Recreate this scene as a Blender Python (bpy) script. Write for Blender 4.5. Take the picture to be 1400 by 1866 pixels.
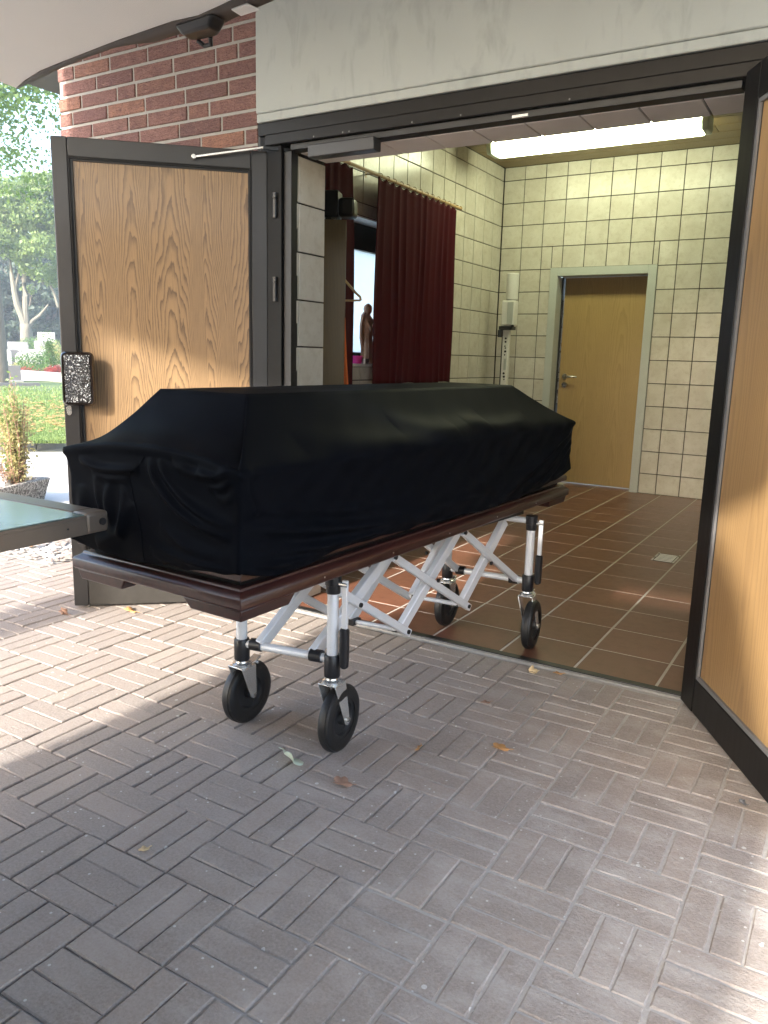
import bpy, bmesh, math, random
import numpy as np
from mathutils import Vector, Matrix
random.seed(7); rng = np.random.default_rng(7)
for o in list(bpy.data.objects): bpy.data.objects.remove(o)
scene = bpy.context.scene
COL = scene.collection

# ------------------------------------------------------------------ camera
F_PX, YAW, PITCH, ROLL, CAM_H = 1430.44, -.53718468, -.19459313, .0263291, 1.135
def cam_axes():
    f = np.array([math.sin(YAW)*math.cos(PITCH), math.cos(YAW)*math.cos(PITCH), math.sin(PITCH)])
    r = np.array([math.cos(YAW), -math.sin(YAW), 0]); u = np.cross(r, f)
    c, s = math.cos(ROLL), math.sin(ROLL)
    return r*c+u*s, -r*s+u*c, f
CR, CU, CF = cam_axes()
cam = bpy.data.cameras.new('camera'); cam.sensor_fit = 'HORIZONTAL'; cam.sensor_width = 36
cam.lens = F_PX/1400*36; cam.clip_start = .02; cam.clip_end = 2000
cam_ob = bpy.data.objects.new('camera', cam); COL.objects.link(cam_ob)
cam_ob.matrix_world = Matrix(((CR[0], CU[0], -CF[0], 0), (CR[1], CU[1], -CF[1], 0), (CR[2], CU[2], -CF[2], CAM_H), (0, 0, 0, 1)))
scene.camera = cam_ob
def ray(px, py): return CR*((px-700)/F_PX) - CU*((py-933)/F_PX) + CF
def at(px, py, dist):                       # point seen at a pixel, dist metres away along the ground
    d = ray(px, py); d = d*dist/math.hypot(d[0], d[1]); return Vector((d[0], d[1], CAM_H+d[2]))
def gp(px, dist):                           # ground point below a pixel column
    p = at(px, 640, dist); return Vector((p.x, p.y, 0))
def pix(P):
    v = np.array(P, float)-np.array([0, 0, CAM_H]); w = v@CF
    return 700+F_PX*(v@CR)/w, 933-F_PX*(v@CU)/w, w

# ------------------------------------------------------------------ world, sun, exposure
SUN_EL = math.radians(26.5)
world = bpy.data.worlds.new('World'); scene.world = world; world.use_nodes = True
wn = world.node_tree.nodes; wl = world.node_tree.links
sky = wn.new('ShaderNodeTexSky'); sky.sky_type = 'NISHITA'; sky.sun_disc = False
sky.sun_elevation = SUN_EL; sky.sun_rotation = math.radians(183); sky.air_density = 1.0; sky.dust_density = 2.5; sky.ozone_density = 1.0
bg = wn['Background']; bg.inputs['Strength'].default_value = .15
wl.new(sky.outputs[0], bg.inputs[0])
sun = bpy.data.lights.new('sun', 'SUN'); sun.energy = 2.0; sun.angle = math.radians(1.9); sun.color = (1, .95, .87)
sun_ob = bpy.data.objects.new('sun', sun); COL.objects.link(sun_ob); sun_ob.location = (-2, -20, 12)
sun_ob.rotation_euler = Vector((.06, 1, -math.tan(SUN_EL))).to_track_quat('-Z', 'Y').to_euler()
scene.view_settings.view_transform = 'Standard'; scene.view_settings.look = 'None'
scene.view_settings.gamma = 1; scene.view_settings.use_curve_mapping = False
scene.view_settings.exposure = 2.68
scene.render.engine = 'CYCLES'
try: scene.cycles.max_bounces = 6; scene.cycles.diffuse_bounces = 4; scene.cycles.sample_clamp_indirect = 6
except Exception: pass

# ------------------------------------------------------------------ helpers
ORG = {}
def props(o, label=None, cat=None, group=None, kind=None):
    if label: o['label'] = label
    if cat: o['category'] = cat
    if group: o['group'] = group
    if kind: o['kind'] = kind
    return o
def thing(name, label, cat, loc=(0, 0, 0), rotz=0, group=None, kind=None):
    o = bpy.data.objects.new(name, None); COL.objects.link(o); o.location = loc; o.rotation_euler = (0, 0, rotz)
    o.empty_display_size = .1
    return props(o, label, cat, group, kind)
def mesh_from(name, v, f):
    me = bpy.data.meshes.new(name); me.from_pydata([tuple(p) for p in v], [], f); me.update(); return me
def inst(name, me, m, parent, loc, rot=(0, 0, 0)):
    o = bpy.data.objects.new(name, me); COL.objects.link(o); o.parent = parent; o.location = loc; o.rotation_euler = rot
    if m is not None and not me.materials: me.materials.append(m)
    return o
class MB:
    def __init__(s): s.v = []; s.f = []
    def add(s, v, f):
        n = len(s.v); s.v += [tuple(p) for p in v]; s.f += [tuple(i+n for i in q) for q in f]; return s
    def box(s, x0, y0, z0, x1, y1, z1):
        v = [(x, y, z) for z in (z0, z1) for y in (y0, y1) for x in (x0, x1)]
        return s.add(v, [(0, 2, 3, 1), (4, 5, 7, 6), (0, 1, 5, 4), (2, 6, 7, 3), (0, 4, 6, 2), (1, 3, 7, 5)])
    def bar(s, p, q, w, h, up=(0, 0, 1)):        # box beam from p to q; w sideways, h along up
        p, q = Vector(p), Vector(q); d = (q-p).normalized(); side = d.cross(Vector(up)).normalized(); u = side.cross(d)
        v = []
        for c in (p, q):
            for a, b in ((-1, -1), (1, -1), (1, 1), (-1, 1)): v.append(c+side*(a*w/2)+u*(b*h/2))
        return s.add(v, [(0, 1, 2, 3), (7, 6, 5, 4), (0, 4, 5, 1), (1, 5, 6, 2), (2, 6, 7, 3), (3, 7, 4, 0)])
    def tube(s, pts, r, n=12, cap=True):
        pts = [Vector(p) for p in pts]; rs = r if isinstance(r, (list, tuple)) else [r]*len(pts)
        v = []; ref = Vector((0, 0, 1))
        for i, p in enumerate(pts):
            d = (pts[min(i+1, len(pts)-1)]-pts[max(i-1, 0)]).normalized()
            a = d.cross(ref)
            if a.length < .05: a = d.cross(Vector((1, 0, 0)))
            a.normalize(); b = a.cross(d)
            for k in range(n):
                t = 2*math.pi*k/n; v.append(p+a*(rs[i]*math.cos(t))+b*(rs[i]*math.sin(t)))
        f = [(i*n+k, i*n+(k+1) % n, (i+1)*n+(k+1) % n, (i+1)*n+k) for i in range(len(pts)-1) for k in range(n)]
        if cap: f += [tuple(range(n)), tuple(reversed(range((len(pts)-1)*n, len(pts)*n)))]
        return s.add(v, f)
    def lathe(s, prof, c=(0, 0, 0), axis=(0, 0, 1), n=32):   # prof [(radius, height along axis)]
        ax = Vector(axis).normalized(); a = ax.cross(Vector((0, 0, 1)))
        if a.length < .05: a = Vector((1, 0, 0))
        a.normalize(); b = ax.cross(a); c = Vector(c); v = []
        for r, h in prof:
            for k in range(n):
                t = 2*math.pi*k/n; v.append(c+ax*h+a*(r*math.cos(t))+b*(r*math.sin(t)))
        f = [(i*n+k, i*n+(k+1) % n, (i+1)*n+(k+1) % n, (i+1)*n+k) for i in range(len(prof)-1) for k in range(n)]
        return s.add(v, f)
    def prism(s, poly, z0, z1):
        n = len(poly); v = [(x, y, z0) for x, y in poly]+[(x, y, z1) for x, y in poly]
        return s.add(v, [tuple(reversed(range(n))), tuple(range(n, 2*n))]+[(i, (i+1) % n, n+(i+1) % n, n+i) for i in range(n)])
    def build(s, name, m, parent=None, smooth=False, bevel=0, world=False, seg=2, solid=0):
        v = s.v; off = Vector((0, 0, 0))
        if parent is None:
            xs = np.array([tuple(p) for p in v]); off = Vector(((xs[:, 0].min()+xs[:, 0].max())/2, (xs[:, 1].min()+xs[:, 1].max())/2, xs[:, 2].min()))
        elif world: off = root_loc(parent)
        me = mesh_from(name, [(p[0]-off[0], p[1]-off[1], p[2]-off[2]) for p in v], s.f)
        bm = bmesh.new(); bm.from_mesh(me); bmesh.ops.recalc_face_normals(bm, faces=bm.faces); bm.to_mesh(me); bm.free()
        if smooth:
            for p in me.polygons: p.use_smooth = True
            me.set_sharp_from_angle(angle=math.radians(38))
        if m: me.materials.append(m)
        o = bpy.data.objects.new(name, me); COL.objects.link(o)
        if parent is None: o.location = off
        else: o.parent = parent
        if solid: sm = o.modifiers.new('solid', 'SOLIDIFY'); sm.thickness = solid; sm.offset = -1
        if bevel:
            bv = o.modifiers.new('bevel', 'BEVEL'); bv.width = bevel; bv.segments = seg; bv.limit_method = 'ANGLE'; bv.angle_limit = .6
            for p in me.polygons: p.use_smooth = True
            me.set_sharp_from_angle(angle=math.radians(38))
        return o
def root_loc(o):
    p = Vector((0, 0, 0))
    while o is not None: p = p+o.location; o = o.parent
    return p
def chamfer_box(w, d, t, ch):                 # piece lying in XY, top at z=0, chamfered upper edges
    a, b = w/2, d/2
    v = [(-a, -b, -t), (a, -b, -t), (a, b, -t), (-a, b, -t), (-a, -b, -ch), (a, -b, -ch), (a, b, -ch), (-a, b, -ch),
         (-a+ch, -b+ch, 0), (a-ch, -b+ch, 0), (a-ch, b-ch, 0), (-a+ch, b-ch, 0)]
    f = [(8, 9, 10, 11)]+[(i, (i+1) % 4, 4+(i+1) % 4, 4+i) for i in range(4)]+[(4+i, 4+(i+1) % 4, 8+(i+1) % 4, 8+i) for i in range(4)]
    return v, f

# ------------------------------------------------------------------ materials
class NT:
    def __init__(s, name):
        s.m = bpy.data.materials.new(name); s.m.use_nodes = True; s.t = s.m.node_tree; s.b = s.t.nodes['Principled BSDF']
    def n(s, typ, **kw):
        x = s.t.nodes.new('ShaderNode'+typ)
        for k, v in kw.items():
            if k in ('operation', 'blend_type', 'data_type', 'feature', 'distance', 'noise_dimensions', 'voronoi_dimensions', 'wave_type', 'bands_direction', 'mode'): setattr(x, k, v)
            else:
                key = int(k[1:]) if k[0] == 'i' and k[1:].isdigit() else k.replace('_', ' ')
                s.set(x.inputs[key], v)
        return x
    def set(s, inp, v):
        if hasattr(v, 'is_output'): s.t.links.new(v, inp)
        elif hasattr(v, 'outputs'): s.t.links.new(v.outputs[0], inp)
        else: inp.default_value = v
    def P(s, **kw):
        for k, v in kw.items(): s.set(s.b.inputs[k.replace('_', ' ')], v)
    def coord(s, kind='Object'): return s.n('TexCoord').outputs[kind]
    def pos(s): return s.n('NewGeometry').outputs['Position']
    def rand(s): return s.n('ObjectInfo').outputs['Random']
    def noise(s, co, scale, detail=4, rough=.55, dist=0): return s.n('TexNoise', Vector=co, Scale=scale, Detail=detail, Roughness=rough, Distortion=dist).outputs[0]
    def scale(s, co, v): return s.n('VectorMath', operation='MULTIPLY', i0=co, i1=v).outputs[0]
    def ma(s, op, a, b=0.0, c=0.0): return s.n('Math', operation=op, i0=a, i1=b, i2=c).outputs[0]
    def ramp(s, fac, stops, interp='LINEAR'):
        r = s.n('ValToRGB', Fac=fac); e = r.color_ramp.elements; r.color_ramp.interpolation = interp
        while len(e) < len(stops): e.new(.5)
        for q, (p, c) in zip(e, stops): q.position = p; q.color = (*c, 1) if len(c) == 3 else c
        return r.outputs[0]
    def mix(s, f, a, b, mode='MIX'):
        x = s.n('Mix', data_type='RGBA', blend_type=mode)
        s.set(x.inputs[0], f)
        for i, v in ((6, a), (7, b)): s.set(x.inputs[i], (*v, 1) if isinstance(v, tuple) and len(v) == 3 else v)
        return x.outputs[2]
    def bump(s, h, strength=.3, dist=.01, normal=None):
        x = s.n('Bump', Height=h, Strength=strength, Distance=dist)
        if normal is not None: s.set(x.inputs['Normal'], normal)
        s.set(s.b.inputs['Normal'], x.outputs[0]); return x.outputs[0]
MATS = {}
def simple(name, col, rough=.5, metal=0, var=.12, scale=20, bump=0, spec=.5, coat=0, sheen=0, bscale=None):
    t = NT(name); co = t.coord()
    n = t.noise(co, scale, 5)
    t.P(Base_Color=t.mix(n, tuple(c*(1-var) for c in col), tuple(min(1, c*(1+var)) for c in col)), Roughness=t.ma('ADD', t.ma('MULTIPLY', n, .12), rough-.06), Metallic=metal)
    t.b.inputs['Specular IOR Level'].default_value = spec
    if coat: t.P(Coat_Weight=coat, Coat_Roughness=.12)
    if sheen: t.P(Sheen_Weight=sheen, Sheen_Roughness=.5)
    if bump: t.bump(t.noise(co, bscale or scale*6, 4), bump, .004)
    MATS[name] = t.m; return t.m
M = {}
def mat_paver():
    t = NT('paver'); co = t.coord(); ps = t.pos(); r = t.rand()
    base = t.ramp(r, [(0, (.262, .225, .200)), (.35, (.325, .275, .240)), (.55, (.295, .250, .222)), (.75, (.368, .305, .262)), (1, (.280, .244, .220))])
    big = t.noise(ps, 2.3, 3); mid = t.noise(ps, 14, 5, .6); fine = t.noise(ps, 150, 4, .8)
    c = t.mix(t.ma('MULTIPLY', mid, .62), base, (.212, .174, .152))
    # pale mineral dust lying in drifts (stronger towards the door on the right)
    sx = t.n('SeparateXYZ', Vector=ps)
    side = t.n('MapRange', Value=sx.outputs[0]); 
    for k, v in (('From Min', -1.5), ('From Max', -.3), ('To Min', .1), ('To Max', 1.0)): side.inputs[k].default_value = v
    streak = t.ma('ADD', t.ma('MULTIPLY', t.noise(t.scale(ps, (1.0, 1.7, 1)), 5.5, 7, .72, .15), .8), t.ma('MULTIPLY', t.noise(ps, 120, 3, .7), .2))
    dust = t.ramp(streak, [(.46, (0, 0, 0)), (.62, (1, 1, 1))])
    df = t.ma('MULTIPLY', t.ma('MULTIPLY', dust, side), .62)
    c = t.mix(df, c, (.50, .465, .435))
    c = t.mix(t.ma('MULTIPLY', t.ramp(fine, [(.38, (0, 0, 0)), (.66, (1, 1, 1))]), .55), c, (.42, .375, .335))
    v = t.n('TexVoronoi', Vector=ps, Scale=58.0, Randomness=1.0)
    keep = t.ma('GREATER_THAN', t.n('SeparateColor', Color=v.outputs['Color']).outputs[0], .90)
    sp = t.ma('MULTIPLY', t.ma('LESS_THAN', v.outputs['Distance'], .17), keep)
    v2 = t.n('TexVoronoi', Vector=ps, Scale=24.0, Randomness=1.0)
    keep2 = t.ma('GREATER_THAN', t.n('SeparateColor', Color=v2.outputs['Color']).outputs[1], .92)
    sp2 = t.ma('MULTIPLY', t.ma('LESS_THAN', v2.outputs['Distance'], .13), keep2)
    c = t.mix(t.ma('MULTIPLY', t.ma('MAXIMUM', sp, sp2), .75), c, (.62, .60, .57))
    t.P(Base_Color=c, Roughness=.93); t.b.inputs['Specular IOR Level'].default_value = .22
    t.P(Base_Color=c)
    h = t.ma('ADD', t.ma('MULTIPLY', fine, .5), t.ma('MULTIPLY', t.noise(ps, 70, 4, .7), .8))
    t.bump(h, .7, .005); return t.m
def mat_oak(name, light, mid, dark, pitch, freq, tilt, fine=1.0, contrast=1.0, coat=.25, rough=.42, xw=1.9):
    # plain-sawn veneer: growth rings cut by a plane, leaves of veneer side by side; local x across, z along
    t = NT(name); co = t.coord(); s = t.n('SeparateXYZ', Vector=co); x, z = s.outputs[0], s.outputs[2]
    wob = t.noise(t.scale(co, (4, 4, .35)), 1.3, 3)
    x2 = t.ma('ADD', x, t.ma('MULTIPLY', t.ma('SUBTRACT', wob, .5), .17))
    u = t.ma('DIVIDE', x2, pitch); cell = t.ma('FLOOR', u); fr = t.ma('SUBTRACT', t.ma('FRACT', u), .5)
    cr = t.n('TexWhiteNoise', noise_dimensions='1D', W=cell).outputs['Value']
    jag = t.noise(t.scale(co, (30, 30, 5)), 1.6, 4, .6)
    depth = t.ma('ADD', t.ma('ADD', t.ma('MULTIPLY', z, tilt), t.ma('MULTIPLY', cr, .22)), t.ma('MULTIPLY', t.ma('SUBTRACT', jag, .5), .010))
    depth = t.ma('ADD', depth, t.ma('MULTIPLY', t.ma('SUBTRACT', t.noise(t.scale(co, (3, 3, .8)), 2.0, 3), .5), .045))
    xx = t.ma('MULTIPLY', fr, pitch*xw)
    r = t.ma('SQRT', t.ma('ADD', t.ma('MULTIPLY', xx, xx), t.ma('MULTIPLY', depth, depth)))
    ring = t.ma('FRACT', t.ma('MULTIPLY', r, freq))
    late = t.ramp(ring, [(0, (0, 0, 0)), (.45, (.12, .12, .12)), (.80, (.75, .75, .75)), (.90, (1, 1, 1)), (1, (0, 0, 0))])
    pore = t.noise(t.scale(co, (420, 420, 9)), 1, 3, .6); pm = t.ramp(pore, [(.52, (0, 0, 0)), (.70, (1, 1, 1))])
    c = t.mix(t.noise(t.scale(co, (9, 9, 1.2)), 1.5, 4), light, mid)
    c = t.mix(t.ma('MULTIPLY', late, .85*contrast), c, dark)
    c = t.mix(t.ma('MULTIPLY', pm, .35*fine), c, tuple(d*.7 for d in dark))
    t.P(Base_Color=c, Roughness=t.ma('ADD', rough, t.ma('MULTIPLY', pm, .15)), Coat_Weight=coat, Coat_Roughness=.25)
    t.bump(t.ma('ADD', pm, t.ma('MULTIPLY', late, .4)), .08, .002); return t.m
def mat_tile(name, a, b, stain, rough, var=.1, bumpy=.05, world=False, coat=0):
    t = NT(name); ps = t.pos(); r = t.rand()
    sh = t.n('VectorMath', operation='ADD', i0=ps, i1=t.n('CombineXYZ', X=t.ma('MULTIPLY', r, 37.0), Y=t.ma('MULTIPLY', r, 91.0), Z=t.ma('MULTIPLY', r, 13.0)))
    n = t.noise(sh.outputs[0], 7, 4, .55); n2 = t.noise(sh.outputs[0], 26, 5, .6)
    c = t.mix(t.ramp(n, [(.3, (0, 0, 0)), (.7, (1, 1, 1))]), a, b)
    c = t.mix(t.ma('MULTIPLY', t.ramp(n2, [(.5, (0, 0, 0)), (.8, (1, 1, 1))]), .6), c, stain)
    c = t.mix(t.ma('MULTIPLY', r, var), c, tuple(q*.55 for q in a))
    t.P(Base_Color=c, Roughness=t.ma('ADD', rough, t.ma('MULTIPLY', n2, .14)))
    if coat: t.P(Coat_Weight=coat, Coat_Roughness=.1)
    if bumpy: t.bump(n2, bumpy, .002)
    t.b.inputs['Specular IOR Level'].default_value = .35
    return t.m
def mat_brick():
    t = NT('brick'); co = t.coord(); ps = t.pos(); r = t.rand()
    base = t.ramp(r, [(0, (.205, .105, .094)), (.3, (.245, .126, .109)), (.55, (.285, .150, .127)), (.72, (.182, .098, .091)), (.86, (.37, .185, .124)), (1, (.24, .128, .115))])
    n = t.noise(ps, 30, 5, .65); n2 = t.noise(t.scale(ps, (60, 60, 110)), 1.0, 5, .7, 1.2)
    c = t.mix(t.ma('MULTIPLY', t.ramp(n, [(.35, (0, 0, 0)), (.75, (1, 1, 1))]), .55), base, (.13, .065, .060))
    c = t.mix(t.ma('MULTIPLY', t.ramp(n2, [(.55, (0, 0, 0)), (.72, (1, 1, 1))]), .3), c, (.48, .30, .24))
    cr = t.ramp(t.noise(t.scale(ps, (40, 40, 75)), 1.1, 3, .6, 3.0), [(.40, (1, 1, 1)), (.455, (0, 0, 0)), (.50, (0, 0, 0)), (.51, (0, 0, 0))])
    c = t.mix(t.ma('MULTIPLY', cr, .55), c, (.085, .042, .040))
    t.P(Base_Color=c, Roughness=.9); w = t.noise(t.scale(ps, (22, 22, 60)), 1.2, 4, .6, 2.5)
    t.bump(t.ma('ADD', t.ma('MULTIPLY', n2, .5), w), 1.0, .014); return t.m
def mat_concrete():
    t = NT('painted_concrete'); ps = t.pos()
    n = t.noise(ps, 2.2, 5, .6); n2 = t.noise(t.scale(ps, (1.5, 1, .6)), 9, 5, .6, .5)
    c = t.mix(n, (.275, .296, .286), (.335, .357, .347))
    c = t.mix(t.ma('MULTIPLY', t.ramp(n2, [(.52, (0, 0, 0)), (.70, (1, 1, 1))]), .5), c, (.19, .215, .205))
    t.P(Base_Color=c, Roughness=.75); t.bump(t.noise(ps, 90, 5, .6), .15, .003); return t.m
def mat_alu():
    t = NT('bronze_aluminium'); co = t.coord(); ps = t.pos()
    n = t.noise(t.scale(ps, (60, 60, 3)), 1, 4); sc = t.ramp(t.noise(t.scale(ps, (9, 9, 26)), 3, 5, .7, 1.5), [(.70, (0, 0, 0)), (.78, (1, 1, 1))])
    c = t.mix(n, (.006, .0054, .0052), (.011, .0098, .0094)); t.b.inputs['Specular IOR Level'].default_value = .2; c = t.mix(t.ma('MULTIPLY', sc, .28), c, (.22, .21, .20))
    t.P(Base_Color=c, Roughness=t.ma('ADD', .30, t.ma('MULTIPLY', n, .16)), Metallic=.1); return t.m
def mat_cloth(name, col, rough, sheen, wscale=900, strength=.12):
    t = NT(name); co = t.coord(); n = t.noise(co, 6, 4)
    wv = t.noise(co, wscale, 2, .6)
    t.P(Base_Color=t.mix(n, tuple(c*.8 for c in col), tuple(c*1.25 for c in col)), Roughness=rough, Sheen_Weight=sheen, Sheen_Roughness=.45)
    t.b.inputs['Sheen Tint'].default_value = (.75, .82, 1, 1) if col[2] > col[0] else (1, .5, .5, 1)
    t.bump(wv, strength, .001); return t.m
def mat_mahogany():
    t = NT('mahogany'); co = t.coord(); s = t.scale(co, (24, 1.6, 30))
    n = t.noise(s, 2.0, 5, .6, .4); n2 = t.noise(t.scale(co, (120, 5, 160)), 1, 4, .6)
    c = t.mix(t.ramp(n, [(.3, (0, 0, 0)), (.7, (1, 1, 1))]), (.022, .0062, .005), (.062, .0165, .012))
    c = t.mix(t.ma('MULTIPLY', n2, .4), c, (.020, .008, .007))
    t.P(Base_Color=c, Roughness=.36, Coat_Weight=.35, Coat_Roughness=.14); t.bump(n2, .05, .001); return t.m
def mat_leaf(name, a, b, tr=.45):
    t = NT(name); ps = t.pos(); n = t.noise(ps, .9, 4, .6); n2 = t.noise(ps, 9, 2)
    c = t.mix(t.ramp(t.ma('ADD', t.ma('MULTIPLY', n, .6), t.ma('MULTIPLY', n2, .4)), [(.35, (0, 0, 0)), (.65, (1, 1, 1))]), a, b)
    t.P(Base_Color=c, Roughness=.55)
    tb = t.n('BsdfTranslucent', Color=t.mix(.5, c, tuple(min(1, q*1.7) for q in b))); mx = t.n('MixShader', Fac=tr)
    t.set(mx.inputs[1], t.b.outputs[0]); t.set(mx.inputs[2], tb.outputs[0]); t.set(t.t.nodes['Material Output'].inputs[0], mx.outputs[0]); return t.m
def mat_lawn():
    t = NT('lawn_grass'); ps = t.pos(); n = t.noise(ps, 1.2, 5, .65); n2 = t.noise(ps, 16, 4, .7)
    c = t.mix(n2, (.055, .10, .026), (.095, .15, .045))
    c = t.mix(t.ma('MULTIPLY', t.ramp(n, [(.5, (0, 0, 0)), (.72, (1, 1, 1))]), .65), c, (.26, .19, .09))
    t.P(Base_Color=c, Roughness=.9); t.bump(n2, .6, .03); return t.m
def mat_aggregate(name, a, b, scale):
    t = NT(name); ps = t.pos(); v = t.n('TexVoronoi', Vector=ps, Scale=scale)
    g = t.n('SeparateColor', Color=v.outputs['Color']).outputs[0]
    t.P(Base_Color=t.mix(t.ramp(g, [(.2, (0, 0, 0)), (.9, (1, 1, 1))]), a, b), Roughness=.8); t.bump(v.outputs['Distance'], -.5, .006); return t.m
def mat_frost():
    t = NT('frosted_glass'); tb = t.n('BsdfTranslucent', Color=(.86, .95, 1, 1)); t.P(Base_Color=(.9, .97, 1, 1), Roughness=.35)
    n = t.noise(t.coord(), 200, 2); t.bump(n, .1, .002)
    mx = t.n('MixShader', Fac=.85); t.set(mx.inputs[1], t.b.outputs[0]); t.set(mx.inputs[2], tb.outputs[0]); t.set(t.t.nodes['Material Output'].inputs[0], mx.outputs[0]); return t.m
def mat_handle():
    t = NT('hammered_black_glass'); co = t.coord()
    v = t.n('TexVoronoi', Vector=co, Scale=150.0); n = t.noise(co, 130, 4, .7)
    fl = t.ramp(n, [(.56, (0, 0, 0)), (.62, (1, 1, 1))])  # white flecks painted into the colour in place of sky reflections
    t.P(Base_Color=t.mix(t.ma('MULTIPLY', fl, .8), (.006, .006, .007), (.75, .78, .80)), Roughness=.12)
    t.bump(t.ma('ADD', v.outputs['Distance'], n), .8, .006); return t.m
def mat_emit(name, col, strength):
    t = NT(name); t.P(Base_Color=(.9, .95, .9, 1), Roughness=.3, Emission_Color=(*col, 1), Emission_Strength=strength); return t.m
def mat_bark(name, a, b):
    t = NT(name); co = t.coord(); n = t.noise(t.scale(co, (6, 6, 1)), 2, 5, .65)
    t.P(Base_Color=t.mix(n, a, b), Roughness=.9); t.bump(n, .8, .03); return t.m
M['paver'] = mat_paver()
def mat_joint():
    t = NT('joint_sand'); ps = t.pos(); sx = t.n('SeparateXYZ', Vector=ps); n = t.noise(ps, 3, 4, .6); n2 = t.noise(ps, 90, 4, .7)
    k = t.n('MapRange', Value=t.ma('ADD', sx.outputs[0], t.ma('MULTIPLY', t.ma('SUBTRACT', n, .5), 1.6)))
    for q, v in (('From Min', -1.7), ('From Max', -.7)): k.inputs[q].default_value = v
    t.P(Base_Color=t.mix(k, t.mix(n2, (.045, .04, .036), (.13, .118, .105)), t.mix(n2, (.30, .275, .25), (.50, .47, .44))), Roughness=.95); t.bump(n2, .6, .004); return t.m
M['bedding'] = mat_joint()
M['earth'] = simple('earth', (.16, .14, .10), .95, var=.3, scale=3)
M['drive'] = simple('pale_drive_paving', (.50, .485, .46), .85, var=.12, scale=6, bump=.3)
M['lawn'] = mat_lawn()
M['kerb'] = simple('kerb_stone', (.27, .27, .275), .85, var=.2, scale=30, bump=.4)
M['oak'] = mat_oak('oak_veneer', (.295, .188, .090), (.245, .152, .073), (.070, .040, .021), .165, 135, .055)
M['alder'] = mat_oak('alder_veneer', (.40, .25, .108), (.32, .195, .084), (.20, .112, .048), .27, 42, .04, fine=.5, contrast=.62, coat=.15)
M['oakpale'] = mat_oak('pale_oak_veneer', (.46, .315, .125), (.37, .25, .095), (.25, .155, .055), .33, 60, .05, fine=1.0, contrast=.5, coat=.1)
M['ply'] = mat_oak('board_veneer', (.165, .105, .020), (.14, .088, .017), (.10, .06, .012), .25, 45, .06, fine=.15, contrast=.4, coat=.1)
M['walltile'] = mat_tile('cream_wall_tile', (.55, .52, .44), (.66, .64, .57), (.43, .385, .30), .16, .16, .03)
M['floortile'] = mat_tile('terracotta_floor_tile', (.178, .075, .045), (.215, .092, .056), (.135, .060, .040), .26, .5, .0)
M['grout_d'] = simple('dark_grout', (.032, .026, .019), .9)
M['grout_l'] = simple('pale_grout', (.52, .48, .43), .9, scale=40)
M['brick'] = mat_brick(); M['mortar'] = simple('mortar', (.31, .30, .28), .95, var=.14, scale=40, bump=.7)
M['concrete'] = mat_concrete(); M['alu'] = mat_alu()
M['darkprofile'] = simple('black_door_profile', (.0025, .0025, .0027), .55, spec=.2)
M['gasket'] = simple('black_rubber_gasket', (.008, .008, .009), .5)
M['bead'] = simple('satin_metal_bead', (.16, .16, .165), .45, .1, var=.04)
M['leafalu'] = simple('sky_sheen_bronze_profile', (.034, .033, .034), .38, .3, var=.15, scale=8)  # paler than the frame bronze: reflected sky on the left leaf put into the colour
M['kick'] = simple('scratched_kick_plate', (.060, .056, .051), .42, .5, var=.25, scale=30)
M['chrome'] = simple('bright_zinc', (.66, .66, .64), .20, .75)
M['steel'] = simple('brushed_steel', (.52, .51, .49), .28, 1.0)
M['silver'] = simple('anodised_aluminium', (.78, .79, .80), .36, .25, var=.05)
M['black'] = simple('black_plastic', (.012, .012, .014), .38)
M['rubber'] = simple('black_tyre_rubber', (.010, .010, .0105), .46, var=.5, scale=35, bump=.15)
M['rim'] = simple('dark_wheel_core', (.016, .016, .017), .45)
M['pall'] = mat_cloth('black_pall_cloth', (.0030, .0035, .0052), .52, .0)
M['pall'].node_tree.nodes['Principled BSDF'].inputs['Specular IOR Level'].default_value = .018
M['velvet'] = mat_cloth('wine_red_velvet', (.048, .0010, .0036), .85, .0)
M['mahogany'] = mat_mahogany(); M['velvet'].node_tree.nodes['Principled BSDF'].inputs['Specular IOR Level'].default_value = .08
M['white'] = simple('white_enamel', (.74, .74, .70), .4, var=.05)
M['greyframe'] = simple('grey_painted_steel', (.47, .50, .47), .42, var=.05)
M['plaster'] = simple('white_plaster', (.80, .79, .76), .85, var=.06)
M['soffit'] = simple('pale_soffit_tile', (.74, .70, .67), .55, var=.08, scale=12)
M['ceilwood'] = mat_oak('ceiling_board', (.27, .185, .062), (.23, .155, .052), (.16, .10, .035), .22, 40, .05, contrast=.4, coat=.1)
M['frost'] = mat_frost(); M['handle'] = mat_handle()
M['lamp'] = mat_emit('lamp_diffuser', (.95, 1.0, .64), 3.1)
M['lampend'] = simple('lamp_end_cap', (.55, .64, .55), .4)
M['smoke'] = simple('smoked_brown_acrylic', (.010, .0065, .0055), .12, coat=.6)
M['liner'] = simple('cream_tailgate_lining', (.86, .86, .845), .6, var=.05, scale=3)
M['carpaint'] = simple('black_car_paint', (.012, .012, .014), .18, coat=1.0)
M['trim'] = simple('brown_grey_trim', (.055, .044, .040), .55, var=.1)
M['decktop'] = simple('grey_green_deck_panel', (.24, .31, .28), .12, .3, var=.06, scale=4)
M['deckrail'] = simple('bronze_deck_rail', (.17, .135, .105), .33, .4, var=.12)
M['agg'] = mat_aggregate('exposed_aggregate', (.10, .085, .07), (.42, .38, .33), 90)
M['soil'] = simple('potting_soil', (.035, .024, .017), .95, bump=.8, scale=40)
M['wax'] = simple('carved_limewood', (.30, .13, .065), .4, var=.2, scale=40, coat=.3)
M['pink'] = simple('pink_plastic', (.75, .03, .30), .35); M['orange'] = simple('orange_fabric', (.75, .17, .03), .8)
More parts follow.
